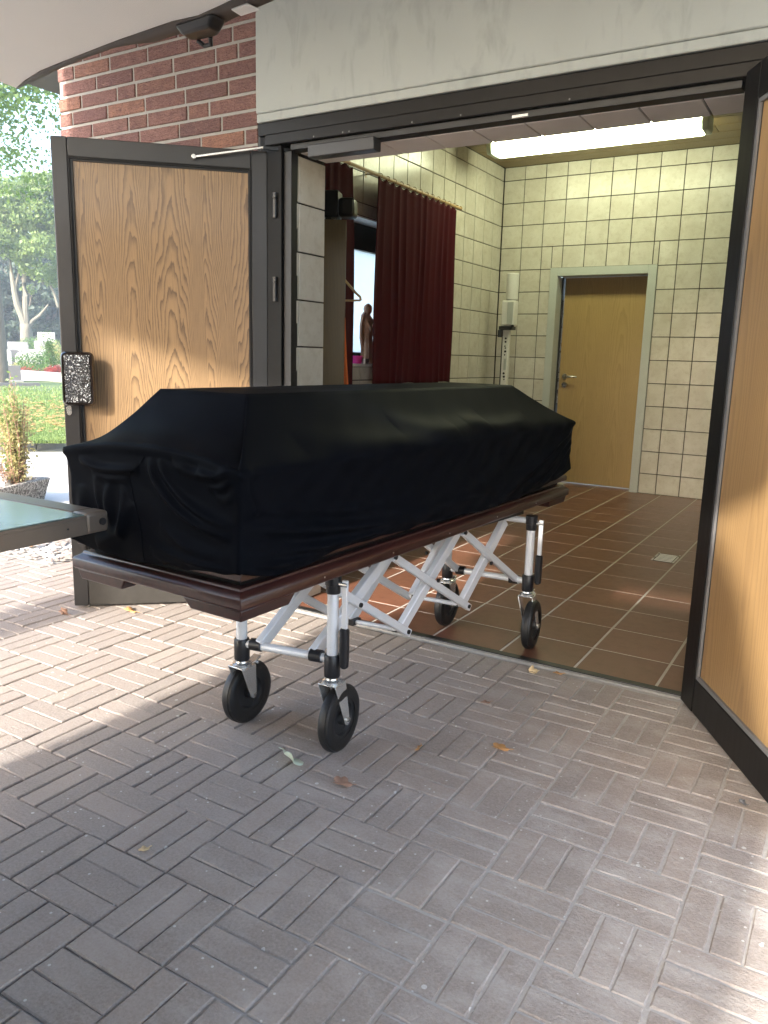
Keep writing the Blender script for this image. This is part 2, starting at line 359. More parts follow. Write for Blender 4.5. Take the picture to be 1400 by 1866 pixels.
M['beech'] = simple('beech_hanger', (.50, .33, .15), .4, var=.2)
M['bark'] = mat_bark('bark', (.10, .085, .065), (.24, .20, .155)); M['bark2'] = mat_bark('pale_bark', (.10, .09, .07), (.22, .20, .16))
M['leaf1'] = mat_leaf('maple_leaf', (.075, .145, .03), (.15, .23, .06)); M['leaf2'] = mat_leaf('dark_leaf', (.022, .045, .030), (.050, .080, .048), .25)
M['leaf3'] = mat_leaf('bright_leaf', (.11, .18, .055), (.21, .275, .09)); M['leaf4'] = mat_leaf('shrub_leaf', (.035, .09, .02), (.09, .17, .04), .25)
M['leaf5'] = mat_leaf('dry_shoot', (.22, .24, .08), (.40, .34, .17)); M['leaf6'] = mat_leaf('red_leaf', (.22, .03, .03), (.33, .07, .06))
M['granite'] = simple('grey_granite', (.20, .20, .205), .5, var=.25, scale=60); M['granite2'] = simple('pale_granite', (.36, .36, .355), .6, var=.12, scale=60)
M['granite3'] = simple('dark_granite', (.10, .10, .105), .3, var=.3, scale=80)
M['pebble'] = mat_aggregate('pebble', (.30, .24, .20), (.66, .62, .57), 9)
M['redlamp'] = simple('red_lens', (.35, .01, .01), .1); M['glass_dark'] = simple('tinted_glass', (.01, .012, .013), .05)
M['dl_tan'] = simple('tan_dry_leaf', (.42, .22, .08), .7, var=.3, scale=60); M['dl_brown'] = simple('brown_dry_leaf', (.27, .16, .11), .75, var=.3, scale=60)
M['dl_green'] = simple('grey_green_dry_leaf', (.46, .52, .41), .75, var=.2, scale=60); M['dl_cream'] = simple('cream_dry_leaf', (.55, .42, .24), .7, var=.25, scale=60)

# ------------------------------------------------------------------ the setting: ground, pavement
YF = 2.75                                           # facade plane
g = MB(); g.add([(-400, -400, -.05), (400, -400, -.05), (400, 400, -.05), (-400, 400, -.05)], [(0, 1, 2, 3)])
props(g.build('ground', M['earth']), kind='structure')
bed = MB(); nx = 60
xs = np.linspace(-7, 2.2, nx)
def bedz(x): return -.0095+.0070*min(1, max(0, (x+1.45)/.8))
for i in range(nx-1):
    bed.add([(xs[i], -2.5, bedz(xs[i])), (xs[i+1], -2.5, bedz(xs[i+1])), (xs[i+1], YF-.03, bedz(xs[i+1])), (xs[i], YF-.03, bedz(xs[i]))], [(0, 1, 2, 3)])
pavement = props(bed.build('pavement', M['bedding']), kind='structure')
PO = root_loc(pavement)
BX0, BY0, PITCHB = -.195, .9, .2
slab = []
for ix in range(-34, 11):
    for iy in range(-14, 10):
        along_y = (ix+iy) % 2 != 0
        for k in range(3):
            o = (k-1)*PITCHB/3
            cx = BX0+(ix+.5)*PITCHB+(o if along_y else 0); cy = BY0+(iy+.5)*PITCHB+(0 if along_y else o)
            if cy+ (.1 if along_y else .034) > YF-.03: continue
            slab.append((cx, cy, along_y))
def vis_area(cx, cy):
    v = np.array([cx, cy, -CAM_H]); w = v@CF
    if w < .2: return 0
    px, py, w = pix((cx, cy, 0))
    if not (-60 < px < 1460 and 900 < py < 1960): return 0
    return 1/(w*w*max(.05, math.hypot(cx, cy)))
slab.sort(key=lambda s: -vis_area(s[0], s[1]))
pm = []
def worn_slab(w, d, seed):
    r = random.Random(seed); a, b = w/2, d/2; out = []
    per = [(-a+2*a*i/3, -b) for i in range(3)]+[(a, -b+2*b*i/6) for i in range(6)]+[(a-2*a*i/3, b) for i in range(3)]+[(-a, b-2*b*i/6) for i in range(6)]
    n = len(per); v = [(x, y, -.03) for x, y in per]
    for x, y in per: v.append((x, y, -.0022-abs(r.gauss(0, .0012))))
    for x, y in per:
        k = .0022+abs(r.gauss(0, .0009))+(r.random() < .05)*.004; v.append((x-math.copysign(min(k, abs(x)), x), y-math.copysign(min(k, abs(y)), y) if abs(y) > b-.001 or abs(x) < a-.001 else y, 0))
    f = [tuple(range(2*n, 3*n))]+[(q*n+i, q*n+(i+1) % n, (q+1)*n+(i+1) % n, (q+1)*n+i) for q in (0, 1) for i in range(n)]
    return v, f
for k in range(14):
    v, f = worn_slab(.0605+.0012*(k % 3), .1945+.001*(k % 2), 100+k); pm.append(mesh_from('paver', v, f)); pm[-1].materials.append(M['paver'])
pm_x, pm_y = [], []          # where the joints running away from the wall have washed out: tight across, open along
for k in range(10):
    v, f = worn_slab(.0640+.0006*(k % 3), .1935+.001*(k % 2), 200+k); pm_x.append(mesh_from('paver', v, f)); pm_x[-1].materials.append(M['paver'])
    v, f = worn_slab(.0600+.0010*(k % 3), .1975+.0006*(k % 2), 300+k); pm_y.append(mesh_from('paver', v, f)); pm_y[-1].materials.append(M['paver'])
rest = MB(); n_ind = 0
for cx, cy, ay in slab:
    a = vis_area(cx, cy); rz = (0 if ay else math.pi/2)+random.gauss(0, .006); dz = random.gauss(0, .0007)
    tx, ty = max(-.007, min(.007, random.gauss(0, .005))), max(-.006, min(.006, random.gauss(0, .004))); dz = max(-.0010, dz); cx += random.gauss(0, .0008); cy += random.gauss(0, .0008)
    if n_ind < 300 and a > 0:
        left = cx+random.gauss(0, .15) < -.95
        inst('paver', random.choice((pm_y if ay else pm_x) if left else pm), None, pavement, (cx-PO.x, cy-PO.y, dz-PO.z), (tx, ty, rz)); n_ind += 1
    else:
        v, f = chamfer_box(.061, .195, .03, .003); R = Matrix.Rotation(rz, 3, 'Z')
        rest.add([R@Vector((p[0], p[1], p[2]+tx*p[1]+ty*p[0]))+Vector((cx, cy, dz)) for p in v], f)
props(rest.build('pavers_beyond', M['paver'], pavement, world=True), kind='stuff')

drive = MB(); drive.prism([(-7, -14), (-7, 2.72), (-3.35, 2.72), (-3.35, 12), (-14.5, 12), (-24, -14)], -.04, -.014)
props(drive.build('driveway', M['drive']), kind='structure')

# ------------------------------------------------------------------ building shell
XL, XJ, XR, YB, ZC = -3.06, -2.135, .35, 7.15, 2.872      # left wall, left reveal, right wall, back wall, ceiling
YI = 3.008                                               # inner face of the front wall
# brick pier left of the doorway
BW0, BW1 = -3.571, -2.306
bw = thing('brick_wall', 'red brick pier with pale mortar joints left of the doorway', 'wall', (-2.94, 2.9, 0))
m = MB(); m.box(BW0+.006, YF+.006, -.03, BW1-.004, YI-.205, 3.3)
m.build('mortar', M['mortar'], bw, world=True)
CO = .0686; BH = .0555
bmesh_cache = {}
def brick_mesh(L):
    key = round(L, 3)
    if key not in bmesh_cache:
        v, f = chamfer_box(L, BH, .09, .0025); v = [(p[0], -p[2]*1.0*-1, p[1]) for p in v]   # face towards -Y
        v = [(x, -(y) , z) for x, y, z in v]
        bmesh_cache[key] = mesh_from('brick', v, f); bmesh_cache[key].materials.append(M['brick'])
    return bmesh_cache[key]
low = MB()
zc = .02; row = 0
while zc < 3.3:
    x = BW0; seq = []
    off = [.126, .19, .06, .24, .10, .17, .03][row % 7]
    x1 = x+off-.006; edges = [(x, x1-.006)] if off > .05 else []
    x = x1+.006
    while x < BW1-.02:
        L = .240 if random.random() > .13 else .114
        e = min(x+L, BW1)
        if BW1-e < .03: e = BW1
        edges.append((x, e)); x = e+.0125
    for a, b in edges:
        if b-a < .02: continue
        if zc > 1.86 and zc < 2.6:
            inst('brick', brick_mesh(b-a), None, bw, ((a+b)/2+2.94, YF-2.9+random.gauss(0, .0012), zc+BH/2), (random.gauss(0, .006), 0, random.gauss(0, .004)))
        else: low.box(a, YF, zc, b, YF+.05, zc+BH)
    zc += CO; row += 1
props(low.build('lower_bricks', M['brick'], bw, world=True), kind='stuff')
m = MB(); m.box(BW0-.32, 2.72, 2.475, BW0-.001, 7.6, 2.56); m.box(BW0-.34, 2.70, 2.5605, BW0-.001, 7.6, 2.70)
props(m.build('roof_eave', M['trim'], bevel=.004), 'brown eave board projecting past the brick pier corner', 'eave')

# concrete beam above the doors
m = MB(); m.prism([(-2.292, YF-.028), (1.9, YF-.028), (1.9, YI-.004), (-2.292, YI-.004)], 2.112, 3.3)
fa = thing('concrete_beam', 'pale grey green concrete beam above the double door', 'beam', (-.2, 2.85, 2.078))
m.build('panel', M['concrete'], fa, world=True, bevel=.006)
m = MB(); m.prism([(-2.292, YF-.022), (1.9, YF-.022), (1.9, YI-.006), (-2.292, YI-.006)], 2.078, 2.1118); m.build('drip_edge', M['concrete'], fa, world=True, bevel=.004)
m = MB(); m.box(-2.306, YF+.004, 1.9, -2.293, YF+.1, 3.3)
props(m.build('expansion_joint', M['gasket']), 'dark sealant joint between brick pier and concrete beam', 'joint')

# rest of the front wall, side and back shells (plain outside, seen from inside only)
m = MB(); m.box(-.295, YF+.012, -.03, 1.9, YI-.008, 2.077); props(m.build('front_wall', M['concrete']), 'plain front wall to the right behind the open door', 'wall')

# unseen canopy inferred from the door shade edge; size and underside set for fill
can = thing('unseen_entrance_canopy', 'unseen flat canopy roof over the forecourt, on square posts', 'canopy', (-.8, -1, 0))
m = MB(); m.box(-3.55, -.50, 2.64, .75, 2.70, 2.84); m.build('roof_slab', M['plaster'], can, world=True)
m = MB(); m.box(-3.57, -.54, 2.62, .77, -.502, 2.84); m.build('fascia', M['trim'], can, world=True)
m = MB(); m.box(-3.24, -.49, 0, -2.94, -.19, 2.639); m.build('post', M['brick'], can, world=True, bevel=.01)  # unseen post, placed to cast the shade band on the left paving
m = MB(); m.box(.48, -.49, 0, .74, -.23, 2.639); m.build('post', M['brick'], can, world=True, bevel=.01)

# ------------------------------------------------------------------ interior
floor = MB(); floor.box(-3.5, YF+.03, -.05, .45, 7.6, -.0014)
floor_ob = props(floor.build('floor', M['grout_l']), kind='structure'); FO = root_loc(floor_ob)
FX, FY = .3015, .2895
x_l = -.805-FX*8
v, f = chamfer_box(FX-.010, FY-.011, .008, .001); ft = mesh_from('floor_tile', v, f); ft.materials.append(M['floortile'])
for i in range(-1, 13):
    for j in range(-1, 15):
        xa, ya = x_l+i*FX, 3.042+j*FY; xb, yb = xa+FX, ya+FY
        xa, xb, ya2, yb = max(xa, XL+.01), min(xb, XR-.01), max(ya, YF+.036), min(yb, YB-.004 if not (-2.49 < xa < -1.9) else 7.29)
        if xb-xa < .03 or yb-ya2 < .03: continue
        full = abs((xb-xa)-FX) < .002 and abs((yb-ya2)-FY) < .002
        me = ft
        if not full:
            v, f = chamfer_box(xb-xa-.010, yb-ya2-.011, .008, .001); me = mesh_from('floor_tile', v, f); me.materials.append(M['floortile'])
        inst('floor_tile', me, None, floor_ob, ((xa+xb)/2-FO.x, (ya2+yb)/2-FO.y, random.gauss(0, .0002)-FO.z), (random.gauss(0, .0007), random.gauss(0, .0007), 0))

def tile_rects(u0, u1, us, w0, w1, ws, holes):
    out = []
    for a, b in zip(us[:-1], us[1:]):
        for c, d in zip(ws[:-1], ws[1:]):
            A, B, Cc, D = max(a, u0), min(b, u1), max(c, w0), min(d, w1)
            if B-A < .012 or D-Cc < .012: continue
            pieces = [(A, B, Cc, D)]
            for (h0, h1, k0, k1) in holes:
                nxt = []
                for (A, B, Cc, D) in pieces:
                    if B <= h0 or A >= h1 or D <= k0 or Cc >= k1: nxt.append((A, B, Cc, D)); continue
                    if A < h0: nxt.append((A, h0, Cc, D))
                    if B > h1: nxt.append((h1, B, Cc, D))
                    mA, mB = max(A, h0), min(B, h1)
                    if Cc < k0: nxt.append((mA, mB, Cc, k0))
                    if D > k1: nxt.append((mA, mB, k1, D))
                pieces = nxt
            out += [p for p in pieces if p[1]-p[0] > .014 and p[3]-p[2] > .014]
    return out
tcache = {}
def put_tiles(root, rects, place, rot, mt, gap=.0065, jit=.0026, nm='tile'):
    L = root_loc(root)
    for (a, b, c, d) in rects:
        key = (round(b-a, 3), round(d-c, 3), mt.name)
        if key not in tcache:
            v, f = chamfer_box(b-a-gap, d-c-gap, .008, .0016); tcache[key] = mesh_from(nm, v, f); tcache[key].materials.append(mt)
        p = place((a+b)/2, (c+d)/2)
        o = inst(nm, tcache[key], None, root, Vector(p)-L)
        o.rotation_euler = (rot@Matrix.Rotation(random.gauss(0, jit), 3, 'X')@Matrix.Rotation(random.gauss(0, jit), 3, 'Y')).to_euler()
def basis(ex, ey, ez): return Matrix((ex, ey, ez)).transposed()
zrows = [-.02+.1982*k for k in range(16)]
# back wall, facing -Y
DH = (-2.556, -1.612, 0, 1.970)
wb = thing('back_wall', 'cream tiled back wall of the room around the inner door', 'wall', (-1.4, YB, 0))
m = MB(); m.box(XL-.2, YB+.008, -.05, DH[0]+.03, YB+.2, 3.0); m.box(DH[1]-.03, YB+.008, -.05, XR+.2, YB+.2, 3.0); m.box(DH[0]+.03, YB+.008, DH[3]-.03, DH[1]-.03, YB+.2, 3.0)
m.build('wall_core', M['grout_d'], wb, world=True)
xcols = [-3.055+.1995*k for k in range(11)]+[-1.035+.1995*k for k in range(8)]
put_tiles(wb, tile_rects(XL, XR, xcols, 0, ZC, zrows, [DH]), lambda u, w: (u, YB, w), basis((1, 0, 0), (0, 0, 1), (0, -1, 0)), M['walltile'])
# left wall, facing +X, with window opening
WH = (4.02, 5.80, 1.066, 2.078)
wlft = thing('side_wall', 'cream tiled side wall with the curtained window', 'wall', (XL-.2, 5, 0))
m = MB()
for (a, b, c, d) in ((YI, WH[0], -.05, 3.0), (WH[1], YB+.007, -.05, 3.0), (WH[0], WH[1], -.05, WH[2]), (WH[0], WH[1], WH[3], 3.0)): m.box(XL-.44, a, c, XL-.008, b, d)
m.build('wall_core', M['grout_d'], wlft, world=True)
m = MB(); e = .004
m.box(XL-.26, WH[0]-.0, WH[3]-.012, XL-.001, WH[1], WH[3]-e); m.box(XL-.26, WH[0]+e, WH[2], XL-.001, WH[0]+.012, WH[3]-.0125); m.box(XL-.26, WH[1]-.012, WH[2], XL-.001, WH[1]-e, WH[3]-.0125)
m.build('window_reveal', M['plaster'], wlft, world=True)
ycols = [YB-.2*k for k in range(22)][::-1]
put_tiles(wlft, tile_rects(YI, YB-.004, ycols, 0, ZC, zrows, [WH]), lambda u, w: (XL, u, w), basis((0, 1, 0), (0, 0, 1), (1, 0, 0)), M['walltile'])
# right wall (plain, hidden behind the open door from here)
wr = thing('far_side_wall', 'tiled wall on the right of the room behind the open door', 'wall', (XR, 5, 0))
m = MB(); m.box(XR+.001, YI-.3, -.05, XR+.2, YB+.006, 3.0); m.build('wall_core', M['walltile'], wr, world=True)
# reveal and soffit
rv = thing('door_reveal', 'tiled reveal beside and above the doorway opening', 'reveal', (XJ-.3, 2.9, 0))
m = MB(); m.box(BW1+.02, YF+.11, -.03, XJ-.008, YI-.001, 2.5); m.box(BW0+.01, YI-.2, -.03, BW1+.019, YI-.002, 2.95); m.box(BW1+.0195, YI-.19, 2.51, XR+.2, YI-.003, 2.95)
m.build('wall_core', M['grout_d'], rv, world=True)
jz = [-.02+.1985*k for k in range(11)]
put_tiles(rv, tile_rects(2.795, YI-.002, [2.62, 2.815, 3.015], 0, 1.955, jz, []), lambda u, w: (XJ, u, w), basis((0, 1, 0), (0, 0, 1), (1, 0, 0)), M['walltile'])
m = MB(); m.box(XJ-.007, 2.81, 1.9685, -.30, YI-.004, 2.077); m.build('soffit_core', M['grout_d'], rv, world=True)
sx = [-2.13+.1985*k for k in range(11)]
put_tiles(rv, tile_rects(-2.13, -.32, sx, 2.812, YI-.006, [2.812, 3.01], []), lambda u, w: (u, w, 1.9605), basis((1, 0, 0), (0, -1, 0), (0, 0, -1)), M['soffit'], nm='soffit_tile')
# ceiling boards
ceil = MB(); ceil.box(XL-.2, YI-.19, ZC+.014, XR+.2, YB+.2, ZC+.12)
ceil_ob = props(ceil.build('ceiling', M['grout_d']), kind='structure'); CO2 = root_loc(ceil_ob)
yy = YI
while yy < YB:
    w_ = min(.195, YB-.002-yy); x = XL+.002; k = 0
    cut = XL+random.choice([1.2, 1.9, 2.6])
    for a, b in ((XL+.002, cut), (cut, XR-.002)):
        me_b = MB(); me_b.bar((a+.003, 0, 0), (b-.003, 0, 0), w_-.006, .012)
        ob = me_b.build('ceiling_board', M['ceilwood'], ceil_ob); ob.location = (-CO2.x, yy+w_/2-CO2.y, ZC+.006-CO2.z)
    yy += .197
# lamp
lp = thing('ceiling_lamp', 'long lit fluorescent ceiling lamp with milky diffuser', 'lamp', (-1.97, 6.25, ZC-.10))
lx0, lx1 = -2.80, -1.13
prof = [(-.095, ZC-.006), (-.105, ZC-.08), (-.08, ZC-.125), (.08, ZC-.125), (.105, ZC-.08), (.095, ZC-.006)]
m = MB(); n = len(prof); m.add([(x, 6.24+a, z) for x in (lx0+.05, lx1-.05) for a, z in prof], [tuple(range(n)), tuple(reversed(range(n, 2*n)))]+[(i, (i+1) % n, n+(i+1) % n, n+i) for i in range(n)])
m.build('diffuser', M['lamp'], lp, world=True, bevel=.006)
for a, b in ((lx0, lx0+.049), (lx1-.049, lx1)):
    m = MB(); m.add([(x, 6.24+q*1.02, z) for x in (a, b) for q, z in prof], [tuple(range(n)), tuple(reversed(range(n, 2*n)))]+[(i, (i+1) % n, n+(i+1) % n, n+i) for i in range(n)])
    m.build('end_cap', M['lampend'], lp, world=True, bevel=.012)

# inner door
idr = thing('inner_door', 'pale oak inner door in a grey steel frame with lever handle', 'door', (-2.1, YB+.1, 0))
fr = MB(); X0, X1, Z1 = -2.556, -1.612, 1.970; fw = .072
for (a, b, c, d) in ((X0, X0+fw, 0, Z1), (X1-fw, X1, 0, Z1), (X0+fw, X1-fw, Z1-fw, Z1)): fr.box(a, YB-.016, c, b, YB+.012, d)
for (a, b, c, d) in ((X0+fw-.02, X0+fw, 0, Z1-fw), (X1-fw, X1-fw+.02, 0, Z1-fw), (X0+fw, X1-fw, Z1-fw, Z1-fw+.02)): fr.box(a, YB+.0125, c, b, YB+.2, d)
fr.build('frame', M['greyframe'], idr, world=True, bevel=.003)
gk = MB(); gk.box(X0+fw+.001, YB+.125, 0, X0+fw+.012, YB+.19, Z1-fw); gk.build('seal', M['gasket'], idr, world=True)
st = MB(); st.box(X0+fw+.013, YB+.150, .75, X0+fw+.018, YB+.19, 1.70); st.build('edge_strip', M['steel'], idr, world=True)

lm = MB(); lw = (X1-fw-.003)-(X0+fw+.022)
lm.box(-lw/2, 0, .006, lw/2, .04, Z1-fw-.004); leaf_o = lm.build('leaf', M['oakpale'], idr, bevel=.002)
leaf_o.location = ((X0+fw+.022+X1-fw-.003)/2+2.1, .052, 0)
hx = -lw/2+.055
m = MB(); m.lathe([(0, -.012), (.024, -.012), (.026, -.008), (.026, 0)], (hx, -.0, 1.003), (0, 1, 0)); m.tube([(hx, -.01, 1.003), (hx, -.045, 1.003), (hx+.012, -.055, 1.003), (hx+.115, -.055, 1.003), (hx+.125, -.045, 1.003)], .0095, 12)
m.build('lever_handle', M['steel'], leaf_o, smooth=True)
m = MB(); m.lathe([(0, -.012), (.024, -.012), (.026, -.008), (.026, 0)], (hx, 0, .925), (0, 1, 0)); m.box(hx-.003, -.014, .915, hx+.003, -.0125, .93); m.build('keyhole_rosette', M['steel'], leaf_o, smooth=True)

# floor drain
dr = thing('floor_drain', 'small steel slotted drain grate set in the tiled floor', 'drain', (-.878, 4.78, 0))
m = MB(); m.box(-.065, -.105, .0005, .065, .105, .0022); m.build('recess', M['gasket'], dr)
for k in range(6):
    m = MB(); m.box(-.05, -.095+k*.033, .0026, .05, -.095+k*.033+.013, .0055); m.build('bar', M['white'], dr)
for (a, b, c, d) in ((-.065, -.105, -.0555, .105), (.0555, -.105, .065, .105)):
    m = MB(); m.box(a, b, .0026, c, d, .0055); m.build('grate_frame', M['steel'], dr)

# window, curtains, rail
wi = thing('window', 'bright frosted window in a dark frame behind the red curtains', 'window', (XL-.2, 4.9, WH[2]))
xw = XL-.15; m = MB()
for (a, b, c, d) in ((WH[0]+.0125, WH[1]-.0125, WH[3]-.19, WH[3]-.0125), (WH[0]+.0125, WH[1]-.0125, WH[2]+.021, WH[2]+.10), (WH[0]+.0125, WH[0]+.09, WH[2]+.1, WH[3]-.19), (WH[1]-.09, WH[1]-.0125, WH[2]+.1, WH[3]-.19)): m.box(xw-.06, a, c, xw, b, d)
m.build('frame', M['alu'], wi, world=True)
m = MB(); m.box(xw-.038, WH[0]+.09, WH[2]+.10, xw-.03, WH[1]-.09, WH[3]-.19); m.build('pane', M['frost'], wi, world=True)
m = MB(); m.box(XL-.26, WH[0]+.0125, WH[2]-.0, XL+.02, WH[1]-.0125, WH[2]+.02); m.build('sill', M['white'], wi, world=True, bevel=.003)

XC = XL+.10
rl = thing('curtain_rail', 'slim cream curtain rail on wall brackets above the window', 'curtain rail', (XC, 4.9, 2.34))
m = MB(); m.tube([(XC, 3.55, 2.342), (XC, 6.05, 2.332)], .011); m.build('rod', M['beech'], rl, world=True, smooth=True)
for yb_ in (3.9, 4.78, 6.0):
    m = MB(); m.bar((XL-.005, yb_, 2.35), (XC+.008, yb_, 2.345), .01, .008); m.bar((XL-.002, yb_, 2.33), (XL-.002, yb_, 2.38), .02, .006, up=(1, 0, 0)); m.build('bracket', M['beech'], rl, world=True)
for q in (3.542, 6.058):
    m = MB(); m.lathe([(0, -.014), (.012, -.01), (.016, 0), (.012, .01), (0, .014)], (XC, q, 2.337), (0, 1, 0), 12); m.build('finial', M['beech'], rl, world=True, smooth=True)
def curtain(y0, y1, y0b, y1b, z0, z1, label, waves, seed):
    r = np.random.default_rng(seed); waves = int(waves*1.0); U = np.linspace(0, 1, waves*16); V = np.linspace(0, 1, 46)
    ph = np.cumsum(r.uniform(.6, 1.4, len(U)))*2*math.pi/16; am = .6+.4*np.sin(np.arange(len(U))*.11+seed)
    v = []; f = []
    for j, t in enumerate(V):
        sp = .55+.45*min(1, t*3.2) + .2*t
        for i, u in enumerate(U):
            y = (y0+(y1-y0)*u)*(1-t)+(y0b+(y1b-y0b)*u)*t
            a = .0065*am[i]*sp*math.sin(ph[i]+.25*math.sin(t*3+i*.05))+.006*math.sin(u*9+t*5+seed)
            b = .005*sp*math.cos(ph[i])
            z = z1+(z0-z1)*t
            if j == 0: z += .010*math.sin(ph[i]*1.0)
            if j == len(V)-1: z += .006*math.sin(u*14+seed)
            v.append((XC+.004+a+(0 if t > .02 else .0), y+b, z))
    nu = len(U)
    for j in range(len(V)-1):
        for i in range(nu-1): f.append((j*nu+i, j*nu+i+1, (j+1)*nu+i+1, (j+1)*nu+i))
    c = thing('curtain', label, 'curtain', (XC, (y0+y1)/2, z0), group='red curtains at the window')
    MB().add(v, f).build('cloth', M['velvet'], c, world=True, smooth=True, solid=.003)
    for i in range(8, nu, 16):
        m = MB(); yy_ = y0+(y1-y0)*i/nu; pts = [(XC+.016*math.cos(a), yy_, 2.338+.016*math.sin(a)) for a in np.linspace(0, 2*math.pi, 13)]
        m.tube(pts, .002, 5, cap=False); m.build('ring', M['beech'], c, world=True, smooth=True)
curtain(3.62, 4.46, 3.60, 4.50, .945, 2.322, 'narrow wine red curtain left of the bright window gap', 9, 3)
curtain(4.76, 5.99, 4.74, 5.98, .945, 2.318, 'wide wine red velvet curtain right of the bright window gap', 13, 8)

# figurine and pink pot on the sill
fg = thing('figurine', 'carved wooden praying figure on the window sill', 'figurine', (XL-.055, 4.93, WH[2]+.0205))
fs = .43
prof = [(.0, 0), (.085, 0), (.09, .02), (.082, .10), (.085, .22), (.078, .32), (.07, .42), (.082, .54), (.09, .63), (.083, .72), (.05, .775), (.033, .80), (.036, .82), (.055, .85), (.062, .90), (.052, .95), (.02, .985), (0, .99)]
m = MB(); m.lathe([(r*fs*1.3, h*fs) for r, h in prof], (0, 0, 0), (0, 0, 1), 28)
for i, p in enumerate(m.v):
    a = math.atan2(p[1], p[0]); k = 1+.07*math.sin(a*7)*(1 if p[2] < .55*fs else .2); m.v[i] = (p[0]*k*.9, p[1]*k, p[2])
m.build('robed_body', M['wax'], fg, smooth=True)
m = MB()
for s_ in (-1, 1):
    m.tube([(.02, s_*.08*fs, .68*fs), (.075*fs+.02, s_*.085*fs, .56*fs), (.12*fs+.01, s_*.02*fs, .66*fs), (.12*fs+.01, s_*.008*fs, .76*fs)], [.017, .016, .012, .006], 10)
m.build('folded_arms', M['wax'], fg, smooth=True)
m = MB(); pts = [(-.02, -.05, .86), (-.02, -.13, .80), (-.02, -.175, .62), (-.02, -.175, .42), (-.02, -.12, .22), (-.02, -.05, .1)]
m.add([(x*1+dx, y*fs, z*fs) for dx in (0, .016) for x, y, z in pts]+[(-.02+dx, -.03*fs, z*fs) for dx in (0, .016) for _, _, z in pts], [])
k = len(pts)
for i in range(k-1):
    m.f += [(i, i+1, 2*k+i+1, 2*k+i), (k+i, 3*k+i, 3*k+i+1, k+i+1), (i, k+i, k+i+1, i+1)]
m.build('cloak', M['wax'], fg, smooth=True)
m = MB(); m.lathe([(0, 0), (.030, 0), (.040, .048), (.042, .055), (.038, .055), (.034, .01), (0, .01)], (XL-.015, 4.735, WH[2]+.0205), (0, 0, 1), 24)
props(m.build('pot', M['pink'], smooth=True), 'small bright pink pot on the window sill', 'pot')
m = MB(); m.lathe([(0, 0), (.032, 0), (.034, .035), (.030, .035), (.028, .006), (0, .006)], (XL-.012, 4.825, WH[2]+.0205), (0, 0, 1), 24)
props(m.build('dish', M['steel'], smooth=True), 'small metal dish beside the pink pot on the sill', 'dish')

# coat stand board, speaker, hanger, orange cloth (left, behind the reveal)
wd = thing('wardrobe', 'narrow oak wardrobe just inside the doorway on the left', 'wardrobe', (-2.622, 3.90, 0), math.radians(33.7))
m = MB(); m.box(-.30, 0, .06, 0, .018, 1.895); m.build('front_panel', M['ply'], wd, bevel=.002)
m = MB(); m.box(-.30, .0185, .06, -.282, .30, 1.88); m.build('side_panel', M['ply'], wd, bevel=.002)
m = MB(); m.box(-.018, .0185, .06, 0, .30, 1.88); m.build('side_panel', M['ply'], wd, bevel=.002)
m = MB(); m.box(-.2815, .0185, 1.862, -.0185, .30, 1.88); m.build('top_panel', M['ply'], wd, bevel=.002)
m = MB(); m.box(-.29, .01, 0, -.01, .29, .0595); m.build('plinth', M['beech'], wd)
sp = thing('black_speaker', 'small black speaker on top of the wardrobe', 'speaker', (-2.70, 3.95, 1.8955), math.radians(22))
m = MB(); m.box(-.16, -.06, .02, .0, .06, .165); m.build('case', M['black'], sp, bevel=.008)
m = MB(); m.box(.0, -.07, .02, .095, .05, .125); m.build('front_horn', M['black'], sp, bevel=.02, seg=3)
m = MB(); m.box(.03, -.078, .035, .088, -.0705, .11); m.build('grille', M['kick'], sp, bevel=.003)
m = MB(); m.box(-.1, -.03, 0, -.02, .05, .0195); m.build('bracket', M['steel'], sp)
hg = thing('coat_hanger', 'wooden coat hanger hooked on the side of the wardrobe', 'hanger', (-2.672, 4.015, 1.455))
m = MB()
ha = Vector((.83, .56, 0)).normalized(); hp = lambda s, z: ha*s+Vector((0, 0, z))
m.tube([hp(-.12, .17), hp(-.03, .125), hp(.04, .05), hp(.066, .028), hp(.070, .008)], .0075, 10); m.tube([hp(.068, .008), hp(-.15, 0)], .006, 10)
m.build('shoulder_bar', M['beech'], hg, smooth=True)
m = MB(); m.tube([hp(-.12, .17), hp(-.12, .22), hp(-.10, .245), hp(-.075, .23)], .003, 6); m.build('hook', M['steel'], hg, smooth=True)
v = []; f = []
for j in range(24):
    t = j/23; w_ = .004+.060*t**1.2
    for i in range(25):
        u = i/24; s_ = -.10+(.10+w_*.9)*u
        p = ha*s_; off = .010*math.sin(u*17+t*2)*(.3+t)
        v.append((-2.690+p.x-ha.y*off, 4.0+p.y+ha.x*off, 1.36-.78*t))
for j in range(23):
    for i in range(24): f.append((j*25+i, j*25+i+1, (j+1)*25+i+1, (j+1)*25+i))
props(MB().add(v, f).build('hanging_cloth', M['orange'], smooth=True, solid=.004), 'orange cloth hanging below the coat hanger beside the wardrobe', 'cloth')

